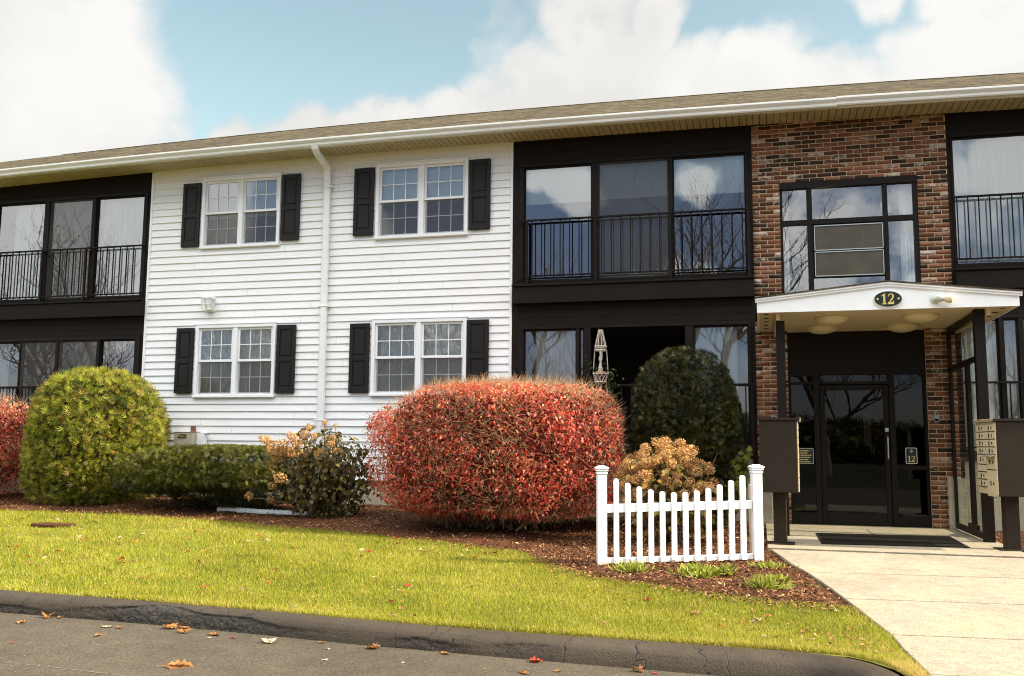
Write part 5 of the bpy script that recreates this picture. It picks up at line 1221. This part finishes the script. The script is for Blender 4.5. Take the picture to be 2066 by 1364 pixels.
def leaf(x, y, z, size, kd, s, mn, label, group=None, rz_=None, tl=(0, 0)):
    o = bpy.data.objects.new('fallen_leaf', LM[(kd, s, mn)]); COL.objects.link(o); o.location = (x, y, z); o.scale = (size,)*3; o.rotation_euler = (tl[0], tl[1], random.uniform(0, 6.28) if rz_ is None else rz_)
    return tag(o, label, 'leaf', group)
RL = [(-6.147,-7.595,.15,'oak','leafdry','orange leaf against the kerb foot at the far left of the road'),
 (-6.063,-7.425,.14,'maple','leafdry','ragged orange leaf in the gutter, second clump from the left'),(-5.95,-7.4,.12,'oak','leafdry','smaller leaf overlapping the ragged orange one in the gutter'),
 (-5.265,-7.575,.13,'oak','leafpale','pale flat leaf of the pair lying on the asphalt left of the leaf pile'),(-5.16,-7.62,.12,'oak','leafdry','brown flat leaf of the pair lying on the asphalt left of the leaf pile'),(-5.137,-7.943,.11,'oval','leafdry','small brown leaf set apart in front of the flat pair'),
 (-4.84,-7.46,.17,'maple','leafdry','curled orange leaf on the left of the pile by the battered kerb'),(-4.74,-7.43,.15,'oak','leafdry','upper leaf of the pile by the battered kerb'),(-4.606,-7.55,.14,'maple','leafdry','dark orange leaf on the right of the pile by the battered kerb'),
 (-4.23,-7.618,.16,'oak','leafdry','long flat orange leaf lying along the kerb with a red scrap beside it'),(-4.1,-7.659,.06,'oval','leafred','tiny bright red leaf scrap beside the long flat orange leaf'),(-4.28,-7.721,.05,'oval','leafpale','tiny whitish leaf scrap left of the long flat leaf'),
 (-3.759,-7.686,.15,'maple','leafpale','crumpled cream-white leaf casting a long shadow near the kerb'),(-3.303,-7.619,.10,'oak','leafdry','small upright orange leaf under the kerb crack'),(-3.185,-7.784,.05,'oval','leafpale','tiny pinkish leaf scrap on the asphalt below the upright orange leaf'),
 (-3.028,-8.115,.07,'oval','leafpale','tiny cream leaf with a pointed tip on the bare asphalt'),(-2.824,-7.671,.15,'maple','leafdry','curled brown leaf close to the kerb left of centre'),(-2.255,-7.711,.13,'oak','leafdry','flat brown leaf lying by the kerb at the centre'),
 (-1.62,-7.759,.13,'maple','leafred','upright red-brown leaf leaning near the kerb right of centre'),(-1.62,-8.05,.12,'oak','leafdry','orange leaf at the lower edge in front of the upright red one'),(-1.388,-7.99,.07,'oval','leafdry','small tan leaf at the bottom edge right of centre'),
 (-0.816,-7.814,.11,'maple','leafdry','orange leaf below the large crack in the kerb'),(-0.704,-7.83,.06,'oval','leafred','little red leaf beside the orange one below the kerb crack'),(-2.483,-8.026,.05,'oval','leafpale','tiny pink scrap alone on the asphalt towards the bottom'),(-5.568,-8.347,.06,'oval','leafred','tiny dark leaf scrap alone at the left edge of the asphalt')]
for i, (x, y, s, kd, mn, lb) in enumerate(RL): leaf(x, y, float(rz(x)) + .002, s*.8, kd, 1 + i % 2, mn, lb, 'fallen leaves on the road')
leaf(-3.98, -8.66, float(rz(-3.6)) + .01, .18, 'oak', 1, 'leafdry', 'largest dry leaf, curled and standing up on the bare asphalt', 'fallen leaves on the road', rad(-62), (rad(-8), rad(42)))
LG = 'small autumn leaves scattered over the lawn'
for i in range(285):
    while True:
        x = random.uniform(-12, .9); y = random.uniform(-7.8, -2.6) if random.random() > .3 else random.uniform(-5, -3.2)
        if x > -3 and random.random() < .25: x = random.uniform(-.3, .95); y = random.uniform(-7.9, -6.3)
        if y > float(kby(x)) + .05 and y < float(mey(x)) + .4 and x < float(wex(y)) - .05: break
    mn = random.choice(['leafred', 'leafdry', 'leafdry', 'leafpale']); s = random.uniform(.035, .085)
    leaf(x, y, float(gh(x, y)) + .024, s, random.choice(['oak', 'maple', 'oval']), random.randint(1, 2), mn, 'small autumn leaf resting in the sunlit grass', LG, None, (random.uniform(-.4, .4), random.uniform(-.4, .4)))

# crumbled leaf bits and straw strewn through the grass
n = 9000; x = rng.uniform(-12, 1, n); y = kby(x) + .02 + rng.uniform(0, 1, n)*(mey(x) - kby(x) + .1); w_ = np.clip(.25 + .9*np.exp(-((x + 2.6)/1.6)**2)*(y > mey(x) - 1.0) + .9*(x > .1)*(y < -7) + .9*(y < kby(x) + .10), 0, 1); ok = (rng.uniform(size=n) < w_) & (x < wex(y) - .03); x, y = x[ok], y[ok]
V, F = scatter(RT*np.array([1.6, 1, 1]), LF, np.stack([x, y, gh(x, y) + rng.uniform(.012, .04, len(x))], -1), np.array([0, 0, 1.]) + rng.normal(size=(len(x), 3))*.5, rng.uniform(.012, .035, len(x)))
tag(npmesh('leaf_litter', V, F, 'leafdry', None, {'tint': np.repeat(rng.uniform(0, 1, len(x)), 4)}), kind='stuff')

# ------------------------------------------------------------------ bare trees across the road, mirrored in the panes
def bare_tree(seed, h, spread=.5):
    r = random.Random(seed); tr = MB(); tw = MB()
    def grow(p, d, l, rd, lev):
        n = 4; pts = [p]; q = p; dd = d.copy()
        for i in range(n): dd = (dd + Vector((r.uniform(-.16, .16), r.uniform(-.16, .16), r.uniform(-.04, .14)))).normalized(); q = q + dd*l/n; pts.append(q)
        end = rd*.62; rs = [rd + (end-rd)*i/n for i in range(n+1)]
        (tr if lev < 3 else tw).tube(pts, rs, 7 if lev < 2 else (4 if lev < 4 else 3), False)
        if lev >= 6: return
        k = 3 if lev < 5 else 2
        for i in range(k + (2 if lev in (1, 2) else 0)):
            f = r.uniform(.35, 1) if i else 1.0; b = pts[min(n, int(f*n))]; ax = Vector((r.uniform(-1, 1), r.uniform(-1, 1), r.uniform(-.3, .5))).normalized()
            nd = (dd*(1-spread) + ax*spread*1.1 + Vector((0, 0, .18))).normalized(); grow(b, nd, l*r.uniform(.62, .80), end*r.uniform(.6, .85), lev+1)
    grow(Vector((0, 0, 0)), Vector((0, 0, 1)), h*.27, h*.020, 0); return tr, tw
TM = []
for s, h in ((1, 13.5), (2, 12.0), (3, 11.0)):
    a, b = bare_tree(s, h); o1 = a.build('trunk', 'bark', None, True, False); o2 = b.build('crown', 'bark', None, False, False); print('TREE', max(v.co.z for v in o2.data.vertices), max(v.co.x for v in o2.data.vertices)); TM.append((o1.data, o2.data)); bpy.data.objects.remove(o1); bpy.data.objects.remove(o2)
for i, (x, y, k, rz_, s, lb) in enumerate([(-2.6, -40, 0, 0, 1.12, 'bare tree mirrored in the right pane of the upper central bay'), (-13.5, -44, 1, 1, .95, 'bare tree mirrored low in the left pane of the upper central bay'), (3.2, -36, 2, 2, .85, 'bare tree mirrored in the left light of the stair window'),
      (-34, -42, 0, 3, 1.0, 'bare tree mirrored in the upper left shuttered window'), (-46, -40, 1, 4, 1.1, 'bare tree mirrored in the right pane of the upper left bay'), (-24, -38, 2, 5, .95, 'bare tree mirrored in the lower left shuttered window'), (-20, -46, 0, 2.5, .9, 'bare tree mirrored in the lower window behind the red bush'), (12, -44, 1, 1.2, .9, 'bare tree mirrored at the foot of the stair window by its right curtain'), (-56, -48, 2, 2.2, 1.2, 'bare tree mirrored in the far left pane of the upper left bay')]):
    t = thing('bare_tree', (x, y, -.6), lb, 'tree', 'bare trees across the road'); t.rotation_euler.z = rz_; t.scale = (s*1.9, s*1.9, s*1.75)
    for nme, me in zip(('trunk', 'crown'), TM[k]): o = bpy.data.objects.new(nme, me); COL.objects.link(o); o.parent = t
# a dark evergreen belt behind them, one far-off mass
n = 26000; x = rng.uniform(-110, 80, n); hmx = 3.6 + 1.8*noise3(np.stack([x, x*0, x*0], -1), .12, 3); z = -.5 + hmx*rng.uniform(0, 1, n); y = -62 + rng.normal(size=n)*1.5
V, F = scatter(T2, TF2, np.stack([x, y, z], -1), rng.normal(size=(n, 3)) + (0, 1, 0), rng.uniform(.5, .9, n)); tag(npmesh('woodland', V, F, 'yewm', None, {'tint': np.repeat(rng.uniform(0, 1, n), len(T2))}), kind='stuff')
